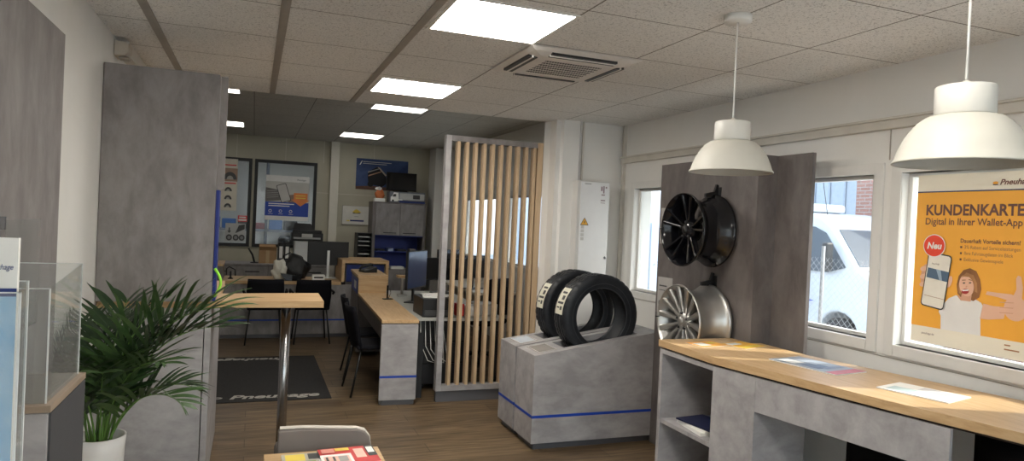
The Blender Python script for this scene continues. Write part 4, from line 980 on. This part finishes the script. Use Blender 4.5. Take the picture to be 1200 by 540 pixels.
def wheel(x, y, z, mat, label, spokes, capm):
    """axis along X, face at -X."""
    t = thing('car_wheel', label, 'wheel', (x, y, z)); t.scale = (1.12, 1, 1); R_ = .240
    prof = [(R_-.004, -.112), (R_, -.112), (R_+.002, -.100), (R_-.006, -.092), (R_-.022, -.080), (R_-.026, -.055), (R_-.040, -.035), (R_-.040, .035), (R_-.022, .060), (R_-.020, .082), (R_-.004, .092), (R_+.003, .100), (R_+.002, .112), (R_-.004, .112)]
    ins = [(R_-.010, .104), (R_-.030, .085), (R_-.047, .035), (R_-.047, -.035), (R_-.030, -.06), (R_-.020, -.095), (R_-.008, -.106)]
    b = MB(); b.lathe(prof+ins, mat, 96, 'x', closed=True); b.build('barrel', t)
    MB().lathe([(0, -.085), (.030, -.085), (.056, -.075), (.075, -.060), (.075, -.01), (.04, .0), (0, .0)], mat, 40, 'x').build('hub', t)
    MB().lathe([(0, -.0935), (.024, -.0935), (.028, -.088), (.028, -.080), (0, -.080)], capm, 28, 'x').build('centre_cap', t)
    for k in range(5):
        a = 2*PI*k/5+.3; MB().lathe([(0, -.086), (.008, -.086), (.010, -.066), (0, -.066)], M['black'], 10, 'x').build('bolt', t, (0, .052*math.cos(a), .052*math.sin(a)))
    for a, w0, w1, tw in spokes:
        # sections along the radius: (r, width, x front, x back)
        secs = [(.045, w0*1.1, -.074, -.03), (.10, w0, -.082, -.045), (.16, w1*.95, -.094, -.060), (.205, w1, -.104, -.075), (.226, w1*1.15, -.107, -.085)]
        vs = []; fs = []
        for i, (r_, w, xf, xb) in enumerate(secs):
            off = tw*(r_-.045)/.18
            ca, sa = math.cos(a), math.sin(a)
            def P(u, xx): return (xx, r_*ca-(u+off)*sa, r_*sa+(u+off)*ca)
            vs += [P(-w*.32, xf), P(w*.32, xf), P(w/2, xf+.010), P(w/2, xb), P(-w/2, xb), P(-w/2, xf+.010)]
        for i in range(len(secs)-1):
            for k in range(6): fs.append((i*6+k, i*6+(k+1) % 6, (i+1)*6+(k+1) % 6, (i+1)*6+k))
        fs += [tuple(range(6)), tuple(24+k for k in range(5, -1, -1))]
        MB().add(vs, fs, mat, False).build('spoke', t, bevel=.0015)
    MB().tube([(-.10, .228, 0), (-.13, .222, .0)], .004, M['black'], 6).build('valve', t)
    return t
gb = flat(.006, .006, .008, .14, .0, .45, vary=.1)
sp = []
for k in range(5):
    a = 2*PI*k/5+PI/2+.1
    sp += [(a-.13, .020, .024, -.018), (a+.13, .020, .024, .018)]
wheel(2.752, 3.80, 1.632, gb, 'gloss black multi spoke car wheel, upper of the two on the board', sp, M['black'])
sp = [(2*PI*k/14+.1, .022, .037, .0) for k in range(14)]
wheel(2.752, 3.80, 1.030, M['alu'], 'silver multi spoke car wheel, lower of the two on the board', sp, M['alu'])

# ------------------------------------------------------------------ counter at the window
t = thing('window_counter', 'grey shelf unit and apron with a long oak top along the windows', 'counter', (2.8, 2.6, 0))
top = [(2.35, 3.58), (2.345, 3.052), (2.508, 2.10), (2.655, 1.45), (2.78, .9), (3.21, .9), (3.21, 1.60), (3.165, 1.97), (2.965, 3.0), (2.96, 3.39), (2.893, 3.40), (2.89, 3.58)]
b = MB(); b.prism(top, .912, .952, M['oak_y']); wm(b, 'worktop', t, .0015)
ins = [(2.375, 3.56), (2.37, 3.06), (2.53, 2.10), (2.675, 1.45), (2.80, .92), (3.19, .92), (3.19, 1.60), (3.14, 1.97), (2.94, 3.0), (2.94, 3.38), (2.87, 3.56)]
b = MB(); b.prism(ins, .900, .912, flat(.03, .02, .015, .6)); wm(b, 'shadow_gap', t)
# shelf unit open towards the room
b = MB(); C1 = M['conc_l']
b.box(2.36, 2.885, 3.545, 3.575, 0, .90, C1); wm(b, 'side_panel', t, .001)
b = MB(); b.box(2.36, 2.885, 3.06, 3.545, .872, .90, C1); wm(b, 'top_panel', t, .001)
b = MB(); b.box(2.82, 2.84, 3.06, 3.545, 0.04, .872, M['conc']); wm(b, 'back_panel', t)
b = MB(); b.box(2.365, 2.82, 3.06, 3.545, .452, .476, C1); wm(b, 'shelf', t, .001)
b = MB(); b.box(2.365, 2.82, 3.06, 3.545, .04, .065, C1); wm(b, 'bottom_panel', t, .001)
b = MB(); b.prism([(2.357, 3.055), (2.405, 2.775), (2.74, 2.775), (2.885, 3.055)], 0, .90, C1); wm(b, 'support_column', t, .001)
# apron
d = Vector((2.508-2.345, 2.10-3.052, 0)).normalized(); nrm = Vector((-d.y, d.x, 0)); nrm = nrm if nrm.x > 0 else -nrm
p0 = Vector((2.405, 2.775, 0)); p1 = p0+d*.93; q1 = p1+nrm*.02; q0 = p0+nrm*.02
b = MB(); b.prism([(p0.x, p0.y-.001), (p1.x, p1.y), (q1.x, q1.y), (q0.x, q0.y-.001)], .725, .90, C1); wm(b, 'apron', t, .001)
b = MB(); b.box(2.80, 3.19, .94, .98, 0, .90, C1); wm(b, 'end_panel', t, .001)
b = MB(); b.box(3.10, 3.12, .98, 1.9, .7, .90, C1); wm(b, 'rear_rail', t, .001)
# booklets on the shelf
NVB = flat(.012, .016, .05, .5)
for k, (w, h, th, m_, l) in enumerate(((.20, .28, .018, WHT, 'white booklet at the bottom of the pile in the counter shelf'), (.20, .27, .012, WHT, 'thin white booklet in the middle of the shelf pile'), (.21, .28, .008, NVB, 'dark blue folder on top of the shelf pile'))):
    t = thing('booklet', l, 'booklet', (2.50+.004*k, 3.30-.006*k, .4765+(0, .0185, .031)[k]), .12*(k-1), 'booklets piled in the counter shelf')
    MB().box(-w/2, w/2, -h/2, h/2, 0, th, m_).build('pages', t, bevel=.001)
    MB().box(-w/2-.001, w/2, -h/2-.001, h/2+.001, th, th+.0006, m_ if k < 2 else NVB).build('cover', t)
# leaflets on the worktop
gl = 'leaflets and magazines on the window counter'
magazine(2.56, 3.385, .9525, .21, .148, .15, (flat(.90, .42, .06, .4), [(.1, .2, .5, .8, WHT), (.6, .5, .9, .8, YEL)]), 'orange and white leaflet at the far end of the oak counter', None, .002, gl, 'leaflet')
magazine(2.78, 3.33, .9525, .21, .18, .3, (flat(.88, .48, .05, .4), [(.1, .6, .6, .9, WHT), (.1, .1, .9, .3, YEL)]), 'orange leaflet lying next to the display board', None, .002, gl, 'leaflet')
magazine(2.765, 2.745, .9525, .24, .40, .15, (flat(.32, .36, .42, .4), [(.0, .0, 1, .16, flat(.55, .12, .14, .4)), (.15, .3, .6, .6, flat(.12, .16, .24, .4)), (.5, .5, .95, .85, flat(.45, .5, .56, .4)), (.1, .65, .45, .92, WHT), (.3, .25, .9, .35, flat(.2, .24, .34, .4))]), 'open blue grey magazine with a red edge on the oak counter', None, .005, gl)
magazine(2.81, 2.175, .9525, .22, .30, .25, (WHT, [(.1, .55, .5, .9, flat(.45, .58, .6, .4)), (.55, .2, .9, .6, flat(.6, .6, .62, .4)), (.1, .1, .45, .4, flat(.72, .7, .72, .4))]), 'pale leaflet lying in the sunlight on the oak counter', None, .004, gl, 'leaflet')
magazine(2.93, 1.62, .9525, .15, .21, .1, (flat(.12, .06, .10, .4), [(.1, .1, .9, .5, WHT)]), 'dark leaflet near the right edge of the photo on the counter', None, .004, gl, 'leaflet')

# ------------------------------------------------------------------ window poster
Y0 = 2.600; PZ = 1.106; W, H = .594, .862
t = thing('poster', 'large orange KUNDENKARTE poster standing in the right window', 'poster', (XR+.035, Y0-W/2, PZ))
px_ = XR+.030
b = MB(); b.box(px_, px_+.004, Y0-W, Y0, PZ, PZ+H, flat(.86, .80, .66, .5, vary=.02)); wm(b, 'sheet', t)
c = Canvas((px_-.0003, Y0, PZ), (0, -1, 0), (0, 0, 1))
OR = flat(.94, .45, .06, .5, vary=.02); CR = flat(.88, .82, .68, .5, vary=.02); BR = flat(.18, .085, .065, .5); BR2 = flat(.42, .20, .09, .5); NV = flat(.02, .05, .14, .4)
c.rect(0, 0, W, H, CR, 1); c.rect(0, .084, W, .772, OR, 2); c.rect(0, .772, W, .778, NV, 3)
c.text('KUNDENKARTE', .052, .657, .074, BR, 4, width=.482, bold=.0022); c.text('Digital in Ihrer Wallet-App', .051, .608, .048, BR, 4, width=.477, bold=.0006)
c.text('Dauerhaft Vorteile sichern!', .244, .522, .028, BR, 4, width=.281, bold=.0005)
for k, s_ in enumerate(('3% Rabatt auf Serviceleistungen', 'Ihre Fahrzeugdaten im Blick', 'Exklusive Gewinnspiele')):
    c.text(s_, .265, .493-.030*k, .024, BR2, 4, width=(.262, .230, .187)[k]); c.rect(.245, .495-.030*k, .255, .505-.030*k, BR, 4)
c.text('Pneuhage', .419, .800, .036, BR, 4, width=.150, shear=.3, bold=.0010); c.ell(.400, .809, .013, .007, M['orange'], 4); c.rect(.388, .799, .412, .803, NV, 4)
c.text('pneuhage.de', .062, .045, .016, BR, 4, width=.068); c.rect(.478, .058, .505, .064, BR2, 4); c.rect(.478, .038, .545, .044, BR2, 4)
SK = flat(.82, .50, .35, .5, vary=.03); SK2 = flat(.70, .38, .25, .5, vary=.03); HR = flat(.30, .13, .05, .6, vary=.2); HR2 = flat(.45, .22, .09, .6, vary=.2); SH = flat(.80, .78, .75, .6, vary=.03)
# shirt with sleeves
c.poly([(.165, .084), (.367, .084), (.362, .170), (.378, .215), (.362, .240), (.325, .258), (.235, .262), (.200, .243), (.165, .200), (.150, .170), (.162, .150)], SH, 4)
c.poly([(.240, .262), (.325, .258), (.300, .240), (.262, .240)], SK2, 5)
# outstretched arm and pointing hand
c.poly([(.360, .165), (.40, .166), (.47, .180), (.48, .235), (.42, .232), (.372, .238)], SK, 5)
c.ell(.520, .232, .052, .056, SK, 6, 24)
c.poly([(.382, .282), (.440, .276), (.505, .262), (.525, .285), (.500, .296), (.440, .296), (.388, .298)], SK, 7)
c.poly([(.500, .270), (.545, .270), (.548, .330), (.538, .380), (.524, .384), (.516, .370), (.520, .320)], SK, 8)
for k in range(3): c.poly([(.450, .252-.024*k), (.510, .256-.024*k), (.512, .260-.024*k), (.450, .256-.024*k)], SK2, 9)
# head with a bob of hair
c.poly([(.245, .270), (.238, .315), (.246, .358), (.268, .388), (.300, .400), (.332, .388), (.352, .350), (.360, .305), (.352, .265), (.325, .244), (.300, .250), (.262, .256)], HR, 6)
c.poly([(.252, .275), (.247, .318), (.258, .355), (.270, .365), (.262, .320), (.262, .270)], HR2, 7)
c.poly([(.262, .240), (.312, .240), (.316, .272), (.266, .272)], SK2, 7); c.ell(.288, .314, .036, .052, SK, 8, 24, .22)
c.poly([(.262, .352), (.285, .378), (.320, .368), (.340, .330), (.344, .285), (.330, .290), (.324, .335), (.300, .357), (.275, .358)], HR2, 9)
c.ell(.276, .326, .0065, .0032, DK, 10, 10, .2); c.ell(.306, .330, .0065, .0032, DK, 10, 10, .2); c.poly([(.266, .337), (.284, .340), (.284, .343), (.265, .341)], HR, 10); c.poly([(.298, .343), (.316, .341), (.316, .344), (.298, .347)], HR, 10)
c.poly([(.287, .314), (.294, .314), (.291, .305), (.284, .305)], SK2, 10)
c.ell(.284, .286, .019, .013, flat(.45, .05, .05, .5), 10, 16, .2); c.poly([(.268, .292), (.301, .297), (.299, .290), (.271, .286)], WHT, 11)
# raised hand and phone
c.ell(.066, .345, .022, .060, SK2, 8, 14, -.1); c.ell(.200, .325, .014, .030, SK, 8, 14, -.3)
for k in range(3): c.ell(.060, .300+.040*k, .022, .013, SK, 9, 12, .3)
c.rrect(.067, .184, .195, .462, .018, DK, 12, -.12); c.rrect(.072, .190, .190, .456, .014, flat(.84, .80, .70, .4), 13, -.12)
c.text('Pneuhage', .105, .405, .012, BR, 14, width=.04); c.poly([(.085, .388), (.198, .372), (.192, .322), (.078, .338)], flat(.10, .16, .24, .4), 14); c.poly([(.130, .382), (.155, .378), (.165, .326), (.150, .328)], flat(.35, .45, .55, .4), 15)
c.poly([(.070, .245), (.180, .232), (.179, .234), (.070, .247)], BR2, 14)
c.ell(.113, .500, .060, .058, WHT, 15, 32); c.ell(.113, .500, .056, .054, flat(.85, .08, .04, .45), 16, 32); c.text('Neu', .074, .485, .046, WHT, 17, width=.080, shear=.2, bold=.0016)
c.build('print', t)

# ------------------------------------------------------------------ outside
b = MB(); b.box(3.45, 30, -20, 40, -.45, -.35, M['asphalt']); b.box(-20, 30, -25, -2.0, -.46, -.35, M['asphalt']); struct(b.build('ground'))
# chain link fence
t = thing('wire_fence', 'grey chain link fence standing outside the middle window', 'fence', (4.6, 5.0, -.35))
b = MB(); w = flat(.45, .46, .48, .4, .6); s_ = .06; y0, y1, z0, z1 = 2.6, 8.6, -.33, 1.45
k = y0-(z1-z0)
while k < y1:
    a, c_ = max(k, y0), min(k+(z1-z0), y1); b.tube([(4.6, a, z0+(a-k)), (4.6, c_, z0+(c_-k))], .0014, w, 3, False)
    a, c_ = max(k, y0), min(k+(z1-z0), y1); b.tube([(4.6, a, z1-(a-k)), (4.6, c_, z1-(c_-k))], .0014, w, 3, False); k += s_
wm(b, 'mesh', t)
for y in (2.6, 4.57, 6.6, 8.6): b = MB(); b.tube([(4.62, y, -.35), (4.62, y, 1.55)], .016, flat(.22, .23, .24, .5), 10); wm(b, 'post', t)
# van: body runs along Y with its front towards -Y
def van(x, y, label):
    t = thing('van', label, 'van', (x, y, -.35)); VW = flat(.62, .66, .70, .3, vary=.02); GL = flat(.10, .12, .14, .15, spec=.7)
    # side profile in (y,z), nose at -Y
    prof = [(-2.75, .35), (-2.80, .85), (-2.66, 1.20), (-2.08, 1.48), (-1.48, 2.16), (-1.15, 2.36), (-.6, 2.43), (2.6, 2.43), (2.75, 2.30), (2.80, .45), (2.7, .35)]
    def arch(cx):
        return [(cx+.42*math.cos(PI*i/10), .35+.42*math.sin(PI*i/10)) for i in range(11)]
    poly = prof+[(p[0], p[1]) for p in arch(1.75)]+[(p[0], p[1]) for p in arch(-1.75)]
    bm = bmesh.new(); vs = [bm.verts.new((0, p[0], p[1])) for p in poly]; f_ = bm.faces.new(vs)
    r_ = bmesh.ops.extrude_face_region(bm, geom=[f_]); bmesh.ops.translate(bm, verts=[v for v in r_['geom'] if isinstance(v, bmesh.types.BMVert)], vec=(1.95, 0, 0))
    bmesh.ops.recalc_face_normals(bm, faces=bm.faces); bmesh.ops.triangulate(bm, faces=[q for q in bm.faces if len(q.verts) > 4])
    # narrow the roof
    for v in bm.verts:
        if v.co.z > 1.2:
            k = (v.co.z-1.2)*.10; v.co.x = v.co.x+k if v.co.x < 1 else v.co.x-k
    me = bpy.data.meshes.new('body'); bm.to_mesh(me); bm.free(); me.materials.append(VW); o = bpy.data.objects.new('body', me); COL.objects.link(o); o.parent = t
    m_ = o.modifiers.new('b', 'BEVEL'); m_.width = .05; m_.segments = 3; m_.limit_method = 'ANGLE'; m_.angle_limit = .6
    X = .0
    def side(poly_, name, mat, dx=.008):
        b = MB(); b.add([((max(0, z-1.2)*.10)-dx, y_, z) for y_, z in poly_], [list(range(len(poly_)))], mat); o_ = b.build(name, t, fix=False); s = o_.modifiers.new('s', 'SOLIDIFY'); s.thickness = .006; return o_
    side([(-1.86, 1.50), (-1.36, 2.06), (-1.10, 2.16), (-.55, 2.16), (-.55, 1.40), (-1.5, 1.40)], 'side_window', GL)
    # windscreen sits on the sloping face
    b = MB(); n_ = Vector((0, -.76, .65)).normalized(); q0 = Vector((0, -2.04, 1.53))+n_*.012; q1 = Vector((0, -1.52, 2.12))+n_*.012
    b.add([(.12, q0.y, q0.z), (1.83, q0.y, q0.z), (1.76, q1.y, q1.z), (.19, q1.y, q1.z)], [(0, 1, 2, 3)], GL); o_ = b.build('windscreen', t, fix=False); s = o_.modifiers.new('s', 'SOLIDIFY'); s.thickness = .008
    MB().box(-.20, -.04, -1.66, -1.54, 1.42, 1.90, flat(.05, .05, .05, .4)).build('mirror', t, bevel=.03)
    for yy in (-1.75, 1.75):
        for xx in (.02, 1.70):
            o_ = MB().lathe([(0, 0), (.20, 0), (.21, .02), (.30, .01), (.335, .04), (.335, .20), (.30, .23), (0, .22)], M['rubber'], 28, 'x').build('wheel', t, (xx, yy, .335))
            MB().lathe([(0, -.006), (.19, -.004), (.20, .004), (0, .004)], M['alu'], 24, 'x').build('hubcap', o_, (0, 0, 0))
    side([(-.2, 1.02), (-.2, 1.06), (2.3, 1.06), (2.3, 1.02)], 'stripe', flat(.10, .12, .50, .4))
    side([(-.9, .82), (-1.25, .90), (-.2, .96), (-.2, .84)], 'swoosh', flat(.10, .12, .50, .4))
    MB().box(.25, 1.15, -.75, .05, 2.43, 2.58, flat(.70, .71, .72, .4)).build('roof_unit', t, bevel=.05)
    b = MB()
    for k in range(4): b.box(.245, .25, -.65, -.05, 2.45+.028*k, 2.46+.028*k, DK)
    b.build('roof_grille', t)
    MB().tube([(.3, -1.15, 2.38), (.3, -1.02, 2.95)], .006, DK, 6).build('antenna', t)
    return t
v = van(9.0, 10.3, 'white van with a blue stripe parked outside the middle window')
# buildings outside
t = thing('building', 'red brick building standing across the yard', 'building', (14, 9.3, -.35))
box('wall', t, 12.0, 16, 7.6, 11.05, -.35, 6, M['brick'], 0)
for k, yy in enumerate((8.0, 9.4)):
    f = box('window', t, 11.96, 12.0, yy, yy+1.0, .9, 2.2, M['white'], 0); MB().box(-.005, 0, -.44, .44, .06, 1.24, M['blackg']).build('pane', f, (-.02, 0, 0))
t = thing('building', 'pale blue grey metal hall behind the van', 'building', (16, 18, -.35))
ribs = flat(.42, .47, .53, .6)
box('wall', t, 14.0, 20, 12.6, 40, -.35, 7, ribs, 0)
b = MB()
for k in range(50): b.box(13.97, 14.0, 12.7+.5*k, 12.76+.5*k, -.3, 6.9, flat(.36, .41, .47, .6))
wm(b, 'cladding_rib', t)
t = thing('building', 'long grey warehouse wall to the right across the yard', 'building', (16, -2, -.35))
box('wall', t, 13.5, 19, -14, 7.2, -.35, 3.2, flat(.45, .46, .47, .7), 0); box('roof_edge', t, 13.4, 19.1, -14.1, 7.3, 3.2, 3.45, flat(.3, .3, .3, .6), 0)
t = thing('shipping_container', 'pale blue grey container standing outside the narrow window', 'container', (5.9, 10.4, -.35))
box('wall', t, 5.5, 8.0, 10.0, 14.0, -.35, 2.6, flat(.48, .55, .64, .5), 0)
box('door', t, 5.47, 5.5, 10.5, 11.5, -.2, 2.05, flat(.44, .51, .60, .5), .01); box('door_frame', t, 5.455, 5.47, 10.46, 10.5, -.2, 2.1, flat(.30, .35, .42, .5), 0)
box('end_panel', t, 6.3, 7.3, 9.97, 10.0, -.2, 1.75, flat(.42, .49, .58, .5), .01)
b = MB(); b.lathe([(0, -.03), (.02, -.03), (.02, 0), (0, 0)], flat(.7, .7, .7, .4), 12, 'y'); o = b.build('door_knob', t, (.5, -.43, 1.4))

t = thing('sunblocker', 'unseen flat canopy on the outer wall above the rear windows', 'sunblocker', (3.95, 8, 2.15))  # added out of view to keep sun off the electrical cabinet and rear desks
box('shading_sheet', t, 3.39, 4.65, 4.45, 11.6, 2.16, 2.20, M['white'], 0)
for y in (4.6, 8.0, 11.5): b = MB(); b.prism([(3.39, 2.20), (4.5, 2.20), (3.39, 2.5)], y, y+.03, M['white'], 'y'); wm(b, 'bracket', t)

# ------------------------------------------------------------------ light
wd = bpy.data.worlds.new('sky'); SC.world = wd; wd.use_nodes = True; nt = wd.node_tree
sk = nt.nodes.new('ShaderNodeTexSky'); sk.sky_type = 'NISHITA'; sk.sun_disc = False; sk.sun_elevation = math.radians(38); sk.sun_rotation = math.radians(124)
sk.air_density = 1.4; sk.dust_density = 3.0
hz = nt.nodes.new('ShaderNodeMix'); hz.data_type = 'RGBA'; hz.inputs[0].default_value = .45
bg = nt.nodes['Background']; nt.links.new(sk.outputs[0], hz.inputs[6]); hz.inputs[7].default_value = (4.2, 4.6, 5.2, 1)
nt.links.new(hz.outputs[2], bg.inputs[0]); bg.inputs[1].default_value = .27
sun = bpy.data.lights.new('sun', 'SUN'); sun.energy = 1.9; sun.angle = math.radians(.8); sun.color = (1, .93, .82)
so = bpy.data.objects.new('sun', sun); COL.objects.link(so); so.rotation_euler = Vector((-1, .45, -.98)).to_track_quat('-Z', 'Y').to_euler()

# ------------------------------------------------------------------ camera
cam = bpy.data.cameras.new('camera'); co = bpy.data.objects.new('camera', cam); COL.objects.link(co)
yaw, pitch, roll, F = 0.36207304, -0.01014605, 0.04596286, 800.
f = Vector((math.sin(yaw)*math.cos(pitch), math.cos(yaw)*math.cos(pitch), math.sin(pitch))); r = Vector((math.cos(yaw), -math.sin(yaw), 0)); u = r.cross(f)
r2 = r*math.cos(roll)+u*math.sin(roll); u2 = -r*math.sin(roll)+u*math.cos(roll)
co.matrix_world = Matrix(((r2.x, u2.x, -f.x, 0), (r2.y, u2.y, -f.y, 0), (r2.z, u2.z, -f.z, EYE), (0, 0, 0, 1)))
cam.sensor_fit = 'HORIZONTAL'; cam.sensor_width = 36; cam.lens = F*36/1200; cam.clip_start = .05; cam.clip_end = 200
SC.camera = co
SC.view_settings.view_transform = 'Standard'; SC.view_settings.look = 'None'; SC.view_settings.gamma = 1; SC.view_settings.use_curve_mapping = False
SC.view_settings.exposure = 1.6
